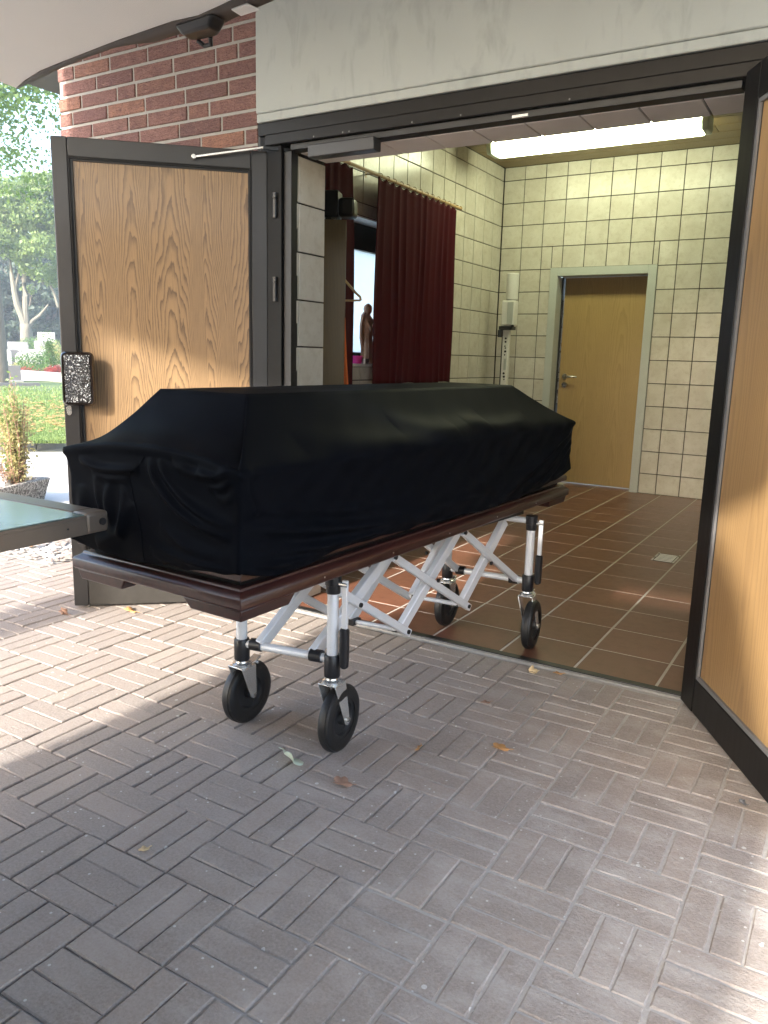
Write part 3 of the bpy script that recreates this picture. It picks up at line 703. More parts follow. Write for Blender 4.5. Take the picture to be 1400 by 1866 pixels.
# white sensor column on stand near the corner
sd = thing('speaker_stand', 'white perforated stand with a slim white column speaker in the corner', 'stand', (-2.79, 6.80, 0))
m = MB(); m.tube([(.012, 0, 1.665), (.012, 0, 1.895)], .055, 24); m.build('upper_cylinder', M['white'], sd, smooth=True, bevel=.006)
m = MB(); m.box(-.06, -.055, 1.44, .062, .05, 1.662); m.build('speaker_box', M['white'], sd, bevel=.014, seg=3)
m = MB(); m.box(.0, -.0605, 1.455, .055, -.0555, 1.645); m.build('grille', M['greyframe'], sd)
m = MB(); m.box(-.075, -.06, 1.405, .05, .04, 1.437); m.box(-.08, -.065, 1.34, -.045, -.02, 1.404); m.bar((.03, -.05, 1.415), (.065, -.06, 1.445), .02, .02); m.build('clamp', M['black'], sd, bevel=.004)
m = MB(); m.box(-.044, -.03, .02, .015, .02, 1.4045); m.build('post', M['white'], sd, bevel=.006)
m = MB(); m.tube([(-.05, -.02, 1.34), (-.053, -.02, .5), (-.05, -.02, .03)], .006, 8); m.build('cable', M['black'], sd, smooth=True)
for zz, rr in ((1.33, .009), (1.30, .009), (1.262, .0065), (1.245, .0065), (1.215, .010), (1.185, .0065), (1.02, .010), (.99, .010), (.965, .006)):
    m = MB(); m.lathe([(0, -.034), (rr, -.034), (rr, -.0305)], (-.012+random.uniform(-.004, .004), 0, zz), (0, 1, 0), 12); m.build('hole', M['gasket'], sd)
m = MB(); m.box(-.02, -.0325, 1.05, .002, -.0305, 1.15); m.build('label_strip', M['greyframe'], sd)
m = MB(); m.lathe([(0, 0), (.16, 0), (.16, .012), (.05, .02), (0, .02)], (0, 0, 0)); m.build('base', M['white'], sd, smooth=True)

# ------------------------------------------------------------------ entrance doors
df = thing('door_frame', 'dark bronze aluminium frame around the double doorway', 'door frame', (-1.27, YF, 0))
m = MB(); m.box(-2.292, YF-.012, 2.028, -.30, YF+.10, 2.0765); m.build('head_outer', M['alu'], df, world=True, bevel=.003)
m = MB(); m.box(-2.252, YF-.018, 1.986, -.32, YF+.098, 2.0272); m.build('head_inner', M['alu'], df, world=True, bevel=.003)
m = MB(); m.box(-2.135, YF+.004, 1.962, -.42, YF+.06, 1.9855); m.build('head_seal', M['gasket'], df, world=True, bevel=.002)
m = MB(); m.box(-2.252, YF-.004, 0, -2.175, YF+.098, 1.9855); m.box(-2.290, YF+.001, 0, -2.2525, YF+.098, 2.0275); m.build('jamb', M['darkprofile'], df, world=True, bevel=.003)
m = MB(); m.box(-2.1745, YF+.012, 0, -2.135, YF+.058, 1.9615); m.build('jamb_seal', M['gasket'], df, world=True, bevel=.002)
m = MB(); m.box(-.395, YF-.004, 0, -.3, YF+.098, 1.9855); m.build('jamb', M['alu'], df, world=True, bevel=.003)
for zz in (1.70, 1.36, .5):
    m = MB(); m.tube([(-2.205, YF-.010, zz), (-2.205, YF-.010, zz+.075)], .010, 12); m.tube([(-2.205, YF-.010, zz+.078), (-2.205, YF-.010, zz+.10)], .011, 12); m.build('hinge', M['black'], df, world=True, smooth=True)
m = MB(); m.box(-2.03, YF-.02, 1.918, -1.715, YF+.035, 1.966); m.build('closer_box', M['leafalu'], df, world=True, bevel=.004)
for xx in (-2.0, -1.86, -1.83, -1.55, -1.35, -.95):
    m = MB(); m.lathe([(0, -.002), (.003, -.002), (.0035, 0)], (xx, YF-.018, 2.0-.006), (0, 1, 0), 10); m.build('screw', M['bead'], df, world=True)
m = MB(); m.box(-1.16, YF-.004, 1.963, -1.10, YF+.02, 1.975); m.build('strike_plate', M['chrome'], df, world=True, bevel=.002)
m = MB(); m.box(-2.135, YF-.006, -.01, -.40, YF+.028, .006); m.build('threshold', M['gasket'], df, world=True, bevel=.002)
m = MB(); m.box(-2.135, YF-.024, -.01, -.40, YF-.0065, .002); m.build('threshold_edge', M['mortar'], df, world=True)

# left leaf, swung out against the light: local x from hinge outwards, +y is the face we see
ang = math.atan2(-.575, -.634)
dl = thing('door_leaf', 'open left door leaf with striped oak panel and dark frame', 'door', (-2.252, 2.749, 0), ang, group='double entrance door leaves')
L, ZT = .857, 1.968
m = MB()
for (a, b, c, d) in ((0, .068, .012, ZT), (.795, L, .012, ZT), (.0685, .7945, ZT-.075, ZT)): m.box(a, -.06, c, b, 0, d)
m.build('frame', M['leafalu'], dl, bevel=.004)
m = MB(); m.box(.0685, -.058, .012, .7945, -.002, .27); m.build('kick_plate', M['kick'], dl, bevel=.003)
m = MB(); m.box(.778, -.05, .27, .7945, -.006, ZT-.0755); m.box(.0685, -.05, .27, .080, -.006, ZT-.0755); m.box(.0805, -.05, ZT-.088, .7775, -.006, ZT-.0755); m.build('glazing_seal', M['gasket'], dl)
m = MB(); m.box(.0685, -.008, .27, .0745, .003, ZT-.076); m.box(.7885, -.008, .27, .7945, .003, ZT-.076); m.box(.075, -.008, ZT-.0815, .788, .003, ZT-.076); m.build('bead', M['alu'], dl)
m = MB(); m.box(.0805, -.045, .271, .7775, -.014, ZT-.0885); m.build('wood_panel', M['oak'], dl)
hz0, hz1, hx0, hx1 = .903, 1.125, .722, .852
def rounded(x0, x1, z0, z1, r, n=6):
    pts = []
    for cx, cz, a0 in ((x1-r, z1-r, 0), (x0+r, z1-r, 90), (x0+r, z0+r, 180), (x1-r, z0+r, 270)):
        for k in range(n+1):
            a = math.radians(a0+90*k/n); pts.append((cx+r*math.cos(a), cz+r*math.sin(a)))
    return pts
hd = MB(); rings = []
for ins, y, r in ((.004, .030, .02), (0, .034, .022), (0, .050, .022), (.005, .058, .020)):
    rings.append([(x, y, z) for x, z in rounded(hx0+ins, hx1-ins, hz0+ins, hz1-ins, r)])
k = len(rings[0]); hd.add([p for q in rings for p in q], [tuple(range(k))]+[(i*k+j, i*k+(j+1) % k, (i+1)*k+(j+1) % k, (i+1)*k+j) for i in range(3) for j in range(k)]+[tuple(range(3*k, 4*k))])
hob = hd.build('handle_plate', M['smoke'], dl, smooth=True)
hd = MB(); N = 14; v = []; f = []
for i in range(N+1):
    for j in range(N+1):
        u, w = i/N*2-1, j/N*2-1
        v.append(((hx0+hx1)/2+u*.050, .0585+.010*(1-u*u*.8)*(1-w**6*.5), (hz0+hz1)/2+w*.097))
for i in range(N):
    for j in range(N): f.append((i*(N+1)+j, (i+1)*(N+1)+j, (i+1)*(N+1)+j+1, i*(N+1)+j+1))
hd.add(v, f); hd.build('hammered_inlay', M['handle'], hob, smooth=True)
for zz in (.96, 1.07):
    m = MB(); m.tube([(.80, -.005, zz), (.80, .0335, zz)], .014, 16); m.build('standoff', M['black'], dl, smooth=True)
m = MB(); m.prism([(.826, .0), (.846, .0), (.846, .009), (.826, .009)], .866, .888); m.tube([(.836, 0, .888), (.836, .01, .888)], .011, 16); m.tube([(.836, 0, .866), (.836, .0095, .866)], .007, 12); m.build('lock_cylinder', M['chrome'], dl, smooth=True)
m = MB(); m.bar((.30, .018, 1.922), (.015, .045, 1.972), .008, .009); m.tube([(.30, .0, 1.922), (.30, .028, 1.922)], .010, 12); m.build('closer_arm', M['chrome'], dl, bevel=.002)
m = MB(); m.bar((.02, .046, 1.97), (-.16, .02, 1.972), .012, .012); m.build('closer_link', M['black'], dl)
m = MB(); m.tube([(.80, -.03, -.0), (.80, -.03, .0118)], .007, 10); m.build('floor_bolt', M['chrome'], dl, smooth=True)

# right leaf
ang2 = math.atan2(-.867, .5)
dr2 = thing('door_leaf', 'open right door leaf with smooth orange alder panel, cut off by the picture edge', 'door', (-.403, 2.694, 0), ang2, group='double entrance door leaves')
L2 = .857; ZT2 = 1.985
m = MB()
for (a, b, c, d) in ((0, .098, .012, ZT2), (L2-.098, L2, .012, ZT2), (.0985, L2-.0985, ZT2-.10, ZT2)): m.box(a, 0, c, b, .06, d)
m.build('frame', M['alu'], dr2, bevel=.003)
m = MB(); m.box(.0985, .002, .012, L2-.0985, .058, .128); m.build('bottom_rail', M['alu'], dr2, bevel=.004)
m = MB(); m.box(.0985, .004, .1285, .112, .05, ZT2-.1005); m.box(L2-.112, .004, .1285, L2-.0985, .05, ZT2-.1005); m.box(.1125, .004, .1285, L2-.1125, .05, .142); m.box(.1125, .004, ZT2-.114, L2-.1125, .05, ZT2-.1005); m.build('bead', M['bead'], dr2)
m = MB(); m.box(.1125, .012, .1425, L2-.1125, .045, ZT2-.1145); m.build('wood_panel', M['alder'], dr2)
m = MB(); m.box(.113, .0105, .143, .117, .0118, ZT2-.115); m.build('glazing_seal', M['gasket'], dr2)

# ------------------------------------------------------------------ coffin
CA = math.radians(-2.5)
cof = thing('coffin', 'dark mahogany coffin showing its moulded base below the black pall', 'coffin', (-1.4125, 1.2765, .543), CA)
CL, CW = 2.011, .300
Z0 = .543
def rect_loft(prof, smooth_r=.004):
    m = MB(); n = 4
    for off, z in prof:
        a, y0, y1 = CW+off, -off, CL+off
        m.v += [(-a, y0, z-Z0), (a, y0, z-Z0), (a, y1, z-Z0), (-a, y1, z-Z0)]
    k = len(prof)
    m.f += [(i*4+j, i*4+(j+1) % 4, (i+1)*4+(j+1) % 4, (i+1)*4+j) for i in range(k-1) for j in range(4)]
    m.f += [(0, 1, 2, 3), tuple(range((k-1)*4, k*4))]
    return m
rect_loft([(-.004, .573), (0, .577), (0, .600), (-.003, .604), (-.018, .613), (-.020, .6194)]).build('lower_moulding', M['mahogany'], cof, bevel=.002)
rect_loft([(-.040, .6196), (-.040, .638)]).build('groove', M['darkprofile'], cof)
rect_loft([(-.018, .6375), (-.010, .6385), (-.010, .656), (-.014, .660)]).build('upper_moulding', M['mahogany'], cof, bevel=.002)
rect_loft([(-.030, .6602), (-.022, .80), (-.014, .874)]).build('body', M['mahogany'], cof)
lid = MB()
for (a, y0, y1, z) in ((CW-.012, .012, CL-.012, .8742), (CW-.014, .014, CL-.014, .878), (.045, .30, CL-.33, .955)):
    lid.v += [(-a, y0, z-Z0), (a, y0, z-Z0), (a, y1, z-Z0), (-a, y1, z-Z0)]
lid.f = [(i*4+j, i*4+(j+1) % 4, (i+1)*4+(j+1) % 4, (i+1)*4+j) for i in range(2) for j in range(4)]+[(0, 1, 2, 3), (8, 9, 10, 11)]
lid.build('lid', M['mahogany'], cof)
for sx_ in (-1, 1):
    for ey in (0, 1):
        m = MB(); y0 = .008 if ey == 0 else CL-.008; dy = .19 if ey == 0 else -.19
        a = CW-.008
        poly = [(sx_*a, y0), (sx_*(a-.19), y0), (sx_*(a-.19), y0+dy*.3), (sx_*(a-.06), y0+dy*.3), (sx_*(a-.06), y0+dy), (sx_*a, y0+dy)]
        top = [(x, y) for x, y in poly]; n = 6
        bot = [(poly[0][0]-sx_*.006, poly[0][1]+dy*.03), (poly[1][0]+sx_*.022, poly[1][1]+dy*.03), (poly[2][0]+sx_*.022, poly[2][1]-dy*.02), (poly[3][0], poly[3][1]-dy*.02), (poly[4][0], poly[4][1]-dy*.1), (poly[5][0]-sx_*.006, poly[5][1]-dy*.1)]
        m.add([(x, y, 0) for x, y in bot]+[(x, y, .0296) for x, y in top], [tuple(range(6)), tuple(range(6, 12))]+[(i, (i+1) % 6, 6+(i+1) % 6, 6+i) for i in range(6)])
        m.build('foot', M['mahogany'], cof, bevel=.004)
for yy_ in (.3, .62, .95, 1.3, 1.65):
    m = MB(); m.lathe([(0, .0015), (.002, .001), (.0026, 0)], (CW+.0005, yy_, .588-Z0), (1, 0, 0), 10); m.build('screw_head', M['steel'], cof, smooth=True)

# the pall: a stretched black cloth over the coffin, with tension folds and a loose hem
def seg_fold(T, Z, pts, amp, wid, taper=True):
    pts = np.array(pts, float); best = np.full(T.shape, 1e9); par = np.zeros(T.shape)
    seg = np.linalg.norm(np.diff(pts, axis=0), axis=1); cum = np.concatenate([[0], np.cumsum(seg)])
    for i in range(len(pts)-1):
        a, b = pts[i], pts[i+1]; d = b-a; l2 = d@d
        t = np.clip(((T-a[0])*d[0]+(Z-a[1])*d[1])/l2, 0, 1)
        dd = np.hypot(T-(a[0]+t*d[0]), Z-(a[1]+t*d[1])); k = dd < best
        best = np.where(k, dd, best); par = np.where(k, (cum[i]+t*seg[i])/cum[-1], par)
    tp = np.sin(np.clip(par, 0.0, 1)*math.pi)**.6 if taper else 1
    return amp*np.exp(-(best/wid)**2)*tp
def spline(pts, n=24):
    pts = np.array(pts, float); t = np.linspace(0, len(pts)-1, n); out = []
    P = np.vstack([2*pts[0]-pts[1], pts, 2*pts[-1]-pts[-2]])
    for q in t:
        i = min(int(q), len(pts)-2); u = q-i; p0, p1, p2, p3 = P[i:i+4]
        out.append(.5*((2*p1)+(-p0+p2)*u+(2*p0-5*p1+4*p2-p3)*u*u+(-p0+3*p1-3*p2+p3)*u**3))
    return np.array(out)
ROWS = [(0.0, None)]
nN, nS, nF = 150, 300, 90
sides = []                                    # (side, t) list around: near (x -CW..CW), right (y 0..CL), far, left
for i in range(nN): sides.append(('N', -1+2*i/nN))
for i in range(nS): sides.append(('R', i/nS))
for i in range(nF): sides.append(('F', 1-2*i/nF))
for i in range(nS): sides.append(('L', 1-i/nS))
NU = len(sides)
side_id = np.array([{'N': 0, 'R': 1, 'F': 2, 'L': 3}[s] for s, _ in sides]); tt = np.array([t for _, t in sides])
def ring(hx_, y0, y1, cx=0.0, rad=.02):
    X = np.where(side_id == 0, tt*hx_, np.where(side_id == 1, hx_, np.where(side_id == 2, tt*hx_, -hx_)))+cx
    Y = np.where(side_id == 0, y0, np.where(side_id == 2, y1, y0+tt*(y1-y0)))
    # soften the corners
    for _ in range(int(rad*200)):
        X = (np.roll(X, 1)+2*X+np.roll(X, -1))/4; Y = (np.roll(Y, 1)+2*Y+np.roll(Y, -1))/4
    return X, Y
hemN = spline([(-.3, .652), (-.22, .643), (-.10, .634), (-.02, .637), (.06, .640), (.15, .647), (.22, .654), (.30, .658)], 60)
hemR = spline([(0, .660), (.10, .640), (.22, .637), (.36, .651), (.50, .652), (.64, .650), (.80, .651), (.95, .644), (1.15, .636), (1.35, .634), (1.55, .640), (1.72, .652), (1.85, .668), (1.95, .682), (2.02, .690)], 120)
lipped = np.zeros(NU)
hz_ = np.where(side_id == 0, np.interp(tt*.3, hemN[:, 0], hemN[:, 1]), np.where(side_id == 1, np.interp(tt*CL, hemR[:, 0], hemR[:, 1]), np.where(side_id == 2, .688, np.interp(tt*CL, [0, 2], [.652, .688]))))
ii = np.arange(NU); hz_ = hz_+.0022*np.sin(ii*.17+1.5*np.sin(ii*.05))+.0010*np.sin(ii*.41+2*np.sin(ii*.031))
prof = []     # (half width, y0, y1, z, weight of sag)
for t in np.linspace(0, 1, 7): prof.append((.004+.126*t, .24-.035*t, CL-.30+.035*t, 1.040-.002*t*t, 0))
for t in np.linspace(.05, 1, 24):
    sag = -.016*math.sin(math.pi*t)
    prof.append((.130+(.308-.130)*t, .205+(-.010-.205)*t, CL-.265+(.275)*t, 1.037+(.890-1.037)*t**1.05+sag*.7, 1))
Vx, Vy, Vz = [], [], []
for hx_, y0, y1, z, s_ in prof:
    tb = max(0.0, (hx_-.130)/.178); bump_ = (side_id == 0)*(1-np.clip(abs(tt), 0, 1)**2)
    conc = ((side_id == 0)|(side_id == 3))*1.0
    z = z+.034*tb*bump_-.030*math.sin(math.pi*min(1, tb))*conc*(1-.5*bump_)
    X, Y = ring(hx_, y0, y1, rad=.03); Y = Y+.02*tb*bump_; X = np.where(X < 0, X*(1+.42*max(0, (.308-hx_)/.178)), X); Vx.append(X); Vy.append(Y); Vz.append(np.full(NU, z))
nside = 64
for k in range(1, nside+1):
    t = k/nside
    e = .008-.004*t*t*1.0-.012*math.sin(math.pi*min(1, t*1.02))*.8
    if t < .1: e += .004*math.sin(math.pi*t/.1)
    X, Y = ring(CW+e, -e, CL+e, rad=.03); Vx.append(X); Vy.append(Y); Y = Y+.02*bump_*(1-t)**2; Vz.append((.890+.034*bump_)+(hz_-.890-.034*bump_)*t)
Vx, Vy, Vz = map(np.array, (Vx, Vy, Vz))
wR = ((side_id == 1)*np.sin(np.clip(tt, 0, 1)*math.pi)**.5)[None, :]
for _ in range(26):
    for A_ in (Vx, Vz):
        B_ = A_.copy(); B_[8:-1] = (A_[7:-2]+2*A_[8:-1]+A_[9:])/4; A_ += (B_-A_)*wR
lift = np.clip((Vz-.60)/.05, 0, 1)
disp = np.zeros_like(Vx); T_N, T_R = Vx, Vy
mN = (side_id == 0)[None, :]*np.ones_like(Vx); mR = (side_id == 1)[None, :]*np.ones_like(Vx); mL = (side_id == 3)[None, :]*np.ones_like(Vx); mF = (side_id == 2)[None, :]*np.ones_like(Vx)
below = np.clip((.915-Vz)/.03, 0, 1)
foldsN = [([(.02, .893), (.035, .845), (.085, .800), (.16, .762), (.27, .735)], .012, .013), ([(.055, .893), (.075, .85), (.125, .81), (.21, .775), (.285, .76)], .008, .011),
          ([(.29, .895), (.255, .875), (.215, .872), (.18, .885)], .007, .010), ([(.295, .875), (.25, .848), (.20, .845)], .006, .009), ([(.297, .85), (.262, .822), (.225, .825)], .005, .009), ([(.1, .897), (.16, .872), (.24, .868)], .006, .012),
          ([(-.24, .868), (-.17, .852), (-.09, .853), (-.02, .862)], .009, .010), ([(-.20, .838), (-.14, .828), (-.06, .832)], .005, .009),
          ([(-.185, .83), (-.175, .775), (-.165, .71)], .006, .014), ([(-.13, .825), (-.14, .77), (-.13, .69)], .007, .016), ([(-.09, .82), (-.085, .76), (-.095, .68)], .005, .012), ([(-.06, .78), (-.10, .70), (-.19, .66)], .007, .018),
          ([(.01, .68), (.10, .672), (.20, .665), (.285, .668)], .006, .010), ([(.04, .74), (.14, .70), (.27, .685)], .006, .014), ([(-.25, .80), (-.245, .72), (-.255, .66)], .006, .02), ([(.02, .665), (.08, .655), (.14, .655)], .004, .007)]
cornN = 1-np.clip(abs(Vx)/.30, 0, 1)**10; cornR = np.clip(Vy/.05, 0, 1)*np.clip((CL-Vy)/.03, 0, 1)
below = np.where(mN > 0, np.clip((.935-Vz)/.03, 0, 1), below)
for p, a, w in foldsN: disp += mN*cornN*below*seg_fold(T_N, Vz, spline(p), a*1.9, w)
foldsR = []
for k in range(9):           # swags hung between the near corner and the far shoulder
    z0 = .80-.018*k; dip = .70-.0075*k; ze = .885-.020*k
    foldsR.append(([(.0, z0), (.32, z0-.045-.003*k), (.72, dip), (1.15, dip-.004), (1.55, dip+.035-.006*k), (1.85, ze-.06), (2.0, ze)], .007-.0003*k if k % 2 == 0 else -.005, .017-.0004*k))
foldsR += [([(.25, .93), (.55, .905), (.8, .895), (1.0, .91)], .006, .03), ([(.7, .945), (.95, .915), (1.25, .93)], .007, .028), ([(1.1, .93), (1.35, .905), (1.6, .925)], .005, .022), ([(0.02, .90), (.02, .84), (.05, .78)], .006, .012),
           ([(1.99, .875), (1.80, .80), (1.50, .72), (1.28, .66)], .010, .020), ([(2.0, .845), (1.86, .78), (1.65, .70), (1.5, .655)], .009, .016), ([(2.0, .815), (1.92, .765), (1.8, .71), (1.68, .67)], .008, .013), ([(2.0, .785), (1.95, .745), (1.87, .70), (1.8, .68)], .007, .011),
           ([(.01, .70), (.15, .682), (.35, .675), (.6, .668)], .007, .012), ([(.02, .675), (.14, .660), (.3, .658)], .005, .009), ([(.0, .76), (.25, .72), (.55, .69), (.85, .675)], .008, .018)]
for p, a, w in foldsR:
    disp += mR*cornR*seg_fold(T_R, Vz, spline(p), a*2.0, w)
disp += mL*below*.006*np.sin(Vy*19+Vz*8)*lift+mF*below*.006*np.sin(Vx*30+Vz*9)
bag = np.exp(-((Vz-.69)/.05)**2)*mR*np.sin(np.clip(Vy/CL, 0, 1)*math.pi)*.010; disp += bag
base_noise = .0015*np.sin(Vx*37+Vy*23+Vz*41)+.001*np.sin(Vy*51-Vz*63); disp += base_noise*(below+.3)
# outward direction
nx_ = np.where(side_id == 1, 1, np.where(side_id == 3, -1, 0))[None, :]*np.ones_like(Vx); ny_ = np.where(side_id == 0, -1, np.where(side_id == 2, 1, 0))[None, :]*np.ones_like(Vx)
for _ in range(3):
    nx_ = (np.roll(nx_, 1, 1)+nx_+np.roll(nx_, -1, 1))/3; ny_ = (np.roll(ny_, 1, 1)+ny_+np.roll(ny_, -1, 1))/3
slope = np.clip((Vz-.89)/.02, 0, 1)
Vx = Vx+nx_*disp*(1-.4*slope); Vy = Vy+ny_*disp*(1-.4*slope); Vz = Vz+disp*.6*slope
pl = MB(); NR = Vx.shape[0]
pl.v = [(Vx[j, i], Vy[j, i], Vz[j, i]-.63) for j in range(NR) for i in range(NU)]
pl.f = [(j*NU+i, j*NU+(i+1) % NU, (j+1)*NU+(i+1) % NU, (j+1)*NU+i) for j in range(NR-1) for i in range(NU)]+[tuple(range(NU))]
pall = thing('coffin_pall', 'black stretch cloth draped over the coffin in soft folds', 'cloth', (-1.4125, 1.2765, .63), CA)
po = pl.build('cloth', M['pall'], pall, solid=.0025)
for p in po.data.polygons: p.use_smooth = True
# stitched seam down the near end
sp_ = spline([(.0, .893), (-.022, .868), (-.055, .842), (-.052, .80), (-.035, .74), (-.018, .69), (-.008, .642)], 40)
j0 = np.arange(nN); pts = []
for x_, z_ in sp_:
    col = int(np.argmin(abs(Vx[NR-20, :nN]-x_))); rowi = int(np.argmin(abs(Vz[:, col]-z_))); pts.append((x_, Vy[rowi, col]-.0012, z_-.63))
m = MB(); m.tube(pts, .0009, 6); m.build('seam', M['pall'], pall, smooth=True)

# ------------------------------------------------------------------ scissor trolley
PN = {'nr': Vector((-1.202, 1.751)), 'nl': Vector((-1.498, 1.703)), 'fr': Vector((-1.049, 2.899)), 'fl': Vector((-1.400, 2.885))}
tr = thing('coffin_trolley', 'folding aluminium scissor trolley with black casters carrying the coffin', 'trolley', (-1.29, 2.31, 0))
def P3(k, z): return (PN[k].x, PN[k].y, z)
casts = {'nr': (-1.190, 1.773), 'nl': (-1.579+.03, 1.842-.04), 'fr': (-1.020, 2.890), 'fl': (-1.425, 2.945)}
for k in PN:
    m = MB(); m.tube([P3(k, .24), P3(k, .535)], .0165, 20); m.build('post', M['silver'], tr, world=True, smooth=True)
    m = MB(); m.tube([P3(k, .232), P3(k, .236), P3(k, .296), P3(k, .300)], [.021, .0235, .0235, .021], 20); m.build('lower_sleeve', M['black'], tr, world=True, smooth=True)
    m = MB(); m.tube([P3(k, .482), P3(k, .485), P3(k, .505), P3(k, .507), P3(k, .540)], [.020, .021, .021, .0235, .0235], 16); m.build('upper_sleeve', M['black'], tr, world=True, smooth=True)
    cx, cy = casts[k]; c = Vector((cx, cy, .1)); hd_ = math.radians({'nr': 4, 'nl': -2, 'fr': 6, 'fl': 2}[k]); axv = Vector((math.cos(hd_), math.sin(hd_), 0))
    if k == 'nl': cx, cy = PN['nl'].x-.035, PN['nl'].y+.062; c = Vector((cx, cy, .1))
    wroot = MB(); wroot.lathe([(.060, -.019), (.070, -.021), (.085, -.0205), (.094, -.016), (.0965, -.010), (.0990, -.0095), (.1, -.004), (.1, .004), (.0990, .0095), (.0965, .010), (.094, .016), (.085, .0205), (.070, .021), (.060, .019)], c, axv, 48)
    wo = wroot.build('wheel', M['rubber'], tr, world=True, smooth=True)
    m = MB(); m.lathe([(.061, -.016), (.052, -.014), (.048, -.006), (.020, -.006), (.018, -.022), (0, -.022)], c, axv, 32); m.lathe([(0, .022), (.018, .022), (.020, .006), (.048, .006), (.052, .014), (.061, .016)], c, axv, 32); m.build('hub', M['rim'], wo, world=True, smooth=True)
    # fork: plate over the wheel and two tapered cheeks
    px_, py_ = PN[k]; top = Vector((px_, py_, .212)); fw_ = Vector((-axv.y, axv.x, 0)); dirn = (c-top); dirn.z = 0
    m = MB(); m.tube([(px_, py_, .212), (px_, py_, .216), (px_, py_, .222), (px_, py_, .226), (px_, py_, .233)], [.026, .029, .029, .020, .018], 20); m.build('swivel_bearing', M['chrome'], tr, world=True, smooth=True)
    fk = MB()
    for s_ in (-1, 1):
        o_ = axv*(s_*.0265); th = axv*(s_*.003)
        a1 = top+o_-fw_*.030; a2 = top+o_+fw_*.030; b1 = c+o_-fw_*.013-Vector((0, 0, .010)); b2 = c+o_+fw_*.013-Vector((0, 0, .010)); md = c+o_-Vector((0, 0, .018))
        q = [a1, a2, b2, md, b1]; fk.add(q+[p+th for p in q], [(0, 1, 2, 3, 4), (9, 8, 7, 6, 5)]+[(i, (i+1) % 5, 5+(i+1) % 5, 5+i) for i in range(5)])
    q = [top+axv*(-.0295)-fw_*.030, top+axv*(.0295)-fw_*.030, top+axv*(.0295)+fw_*.030, top+axv*(-.0295)+fw_*.030]
    fk.add(q+[p+Vector((0, 0, .004)) for p in q], [(0, 1, 2, 3), (7, 6, 5, 4)]+[(i, (i+1) % 4, 4+(i+1) % 4, 4+i) for i in range(4)])
    fo = fk.build('fork', M['chrome'], tr, world=True, bevel=.0015)
    m = MB(); m.tube([c-axv*.034, c+axv*.034], .007, 12); m.build('axle', M['steel'], fo, world=True, smooth=True)
    if k in ('nl', 'fr', 'fl'):
        m = MB(); b0 = top+fw_*.03; m.bar(b0, b0+fw_*.04+Vector((0, 0, .012)), .030, .006); m.tube([b0+fw_*.02-axv*.02, b0+fw_*.02+axv*.02], .006, 8); m.build('brake_pedal', M['chrome'], tr, world=True, bevel=.002)
def crossbar(a, b, z, nm='crossbar'):
    m = MB(); m.tube([P3(a, z), P3(b, z)], .0125, 16); m.build(nm, M['silver'], tr, world=True, smooth=True)
crossbar('nl', 'nr', .285); crossbar('fl', 'fr', .272); crossbar('nl', 'nr', .512, 'top_bar'); crossbar('fl', 'fr', .518, 'top_bar')
def lerp(a, b, t): return a+(b-a)*t
nodes = {}
zb = [.287, .252, .250, .272]; ztp = [.515, .520, .534, .520]
stn = [0.0, .36, .68, 1.0]
for sd_, inset in (('r', .17), ('l', .83)):
    near = lerp(PN['nr'], PN['nl'], inset); far = lerp(PN['fr'], PN['fl'], inset)
    for i in range(4):
        q = lerp(near, far, stn[i]); qt = lerp(near, far, [0.0, .29, .64, .93][i] if i else 0)
        nodes[sd_, 'b', i] = Vector((q.x, q.y, zb[i])); nodes[sd_, 't', i] = Vector((qt.x, qt.y, ztp[i]))
    ax_ = (far-near).normalized(); side_ = Vector((ax_.y, -ax_.x, 0))*(1 if sd_ == 'r' else -1)
    for i in range(3):
        a, b = nodes[sd_, 'b', i], nodes[sd_, 't', i+1]; c_, d_ = nodes[sd_, 't', i], nodes[sd_, 'b', i+1]
        m = MB(); m.bar(a-side_*.013, b-side_*.013, .024, .036); m.build('scissor_arm', M['silver'], tr, world=True, bevel=.003)
        m = MB(); m.bar(c_+side_*.012, d_+side_*.012+(d_-c_).normalized()*.02, .020, .026); ob = m.build('scissor_arm', M['silver'], tr, world=True, bevel=.003)
        mid = (a+b)/2; 
        for p in (mid, d_ if i < 2 else None, c_ if i > 0 else None):
            if p is None: continue
            m = MB(); m.tube([p+side_*.0205, p+side_*.0265], .0075, 12); m.build('pivot', M['black'], tr, world=True, smooth=True)
    for kk, i in (('b', 0), ('b', 3)):
        p = nodes[sd_, kk, i]; cb = Vector((P3('nr', 0)[0]-P3('nl', 0)[0], P3('nr', 0)[1]-P3('nl', 0)[1], 0)).normalized()
        m = MB(); m.tube([p-cb*.018, p+cb*.018], .0185, 16); m.build('clamp', M['black'], tr, world=True, smooth=True)
    for kk, i in (('b', 1), ('b', 2)):
        m = MB(); p = nodes[sd_, kk, i]; m.bar(p-side_*.028+ax_.to_3d()*-.012, p-side_*.028+ax_.to_3d()*.03, .02, .02); m.build('end_plug', M['black'], tr, world=True)
for i in (1, 2):
    m = MB(); m.tube([nodes['r', 'b', i], nodes['l', 'b', i]], .008, 10); m.build('tie_rod', M['silver'], tr, world=True, smooth=True)
for k in ('r', 'l'):
    m = MB(); a = P3('n'+k, .54); b = P3('f'+k, .54); m.bar(((a[0]-.07 if k == 'r' else a[0]+.02), a[1]-.12, .536), ((b[0]-.07 if k == 'r' else b[0]+.02), b[1]+.06, .536), .026, .012); m.build('top_rail', M['black'], tr, world=True)
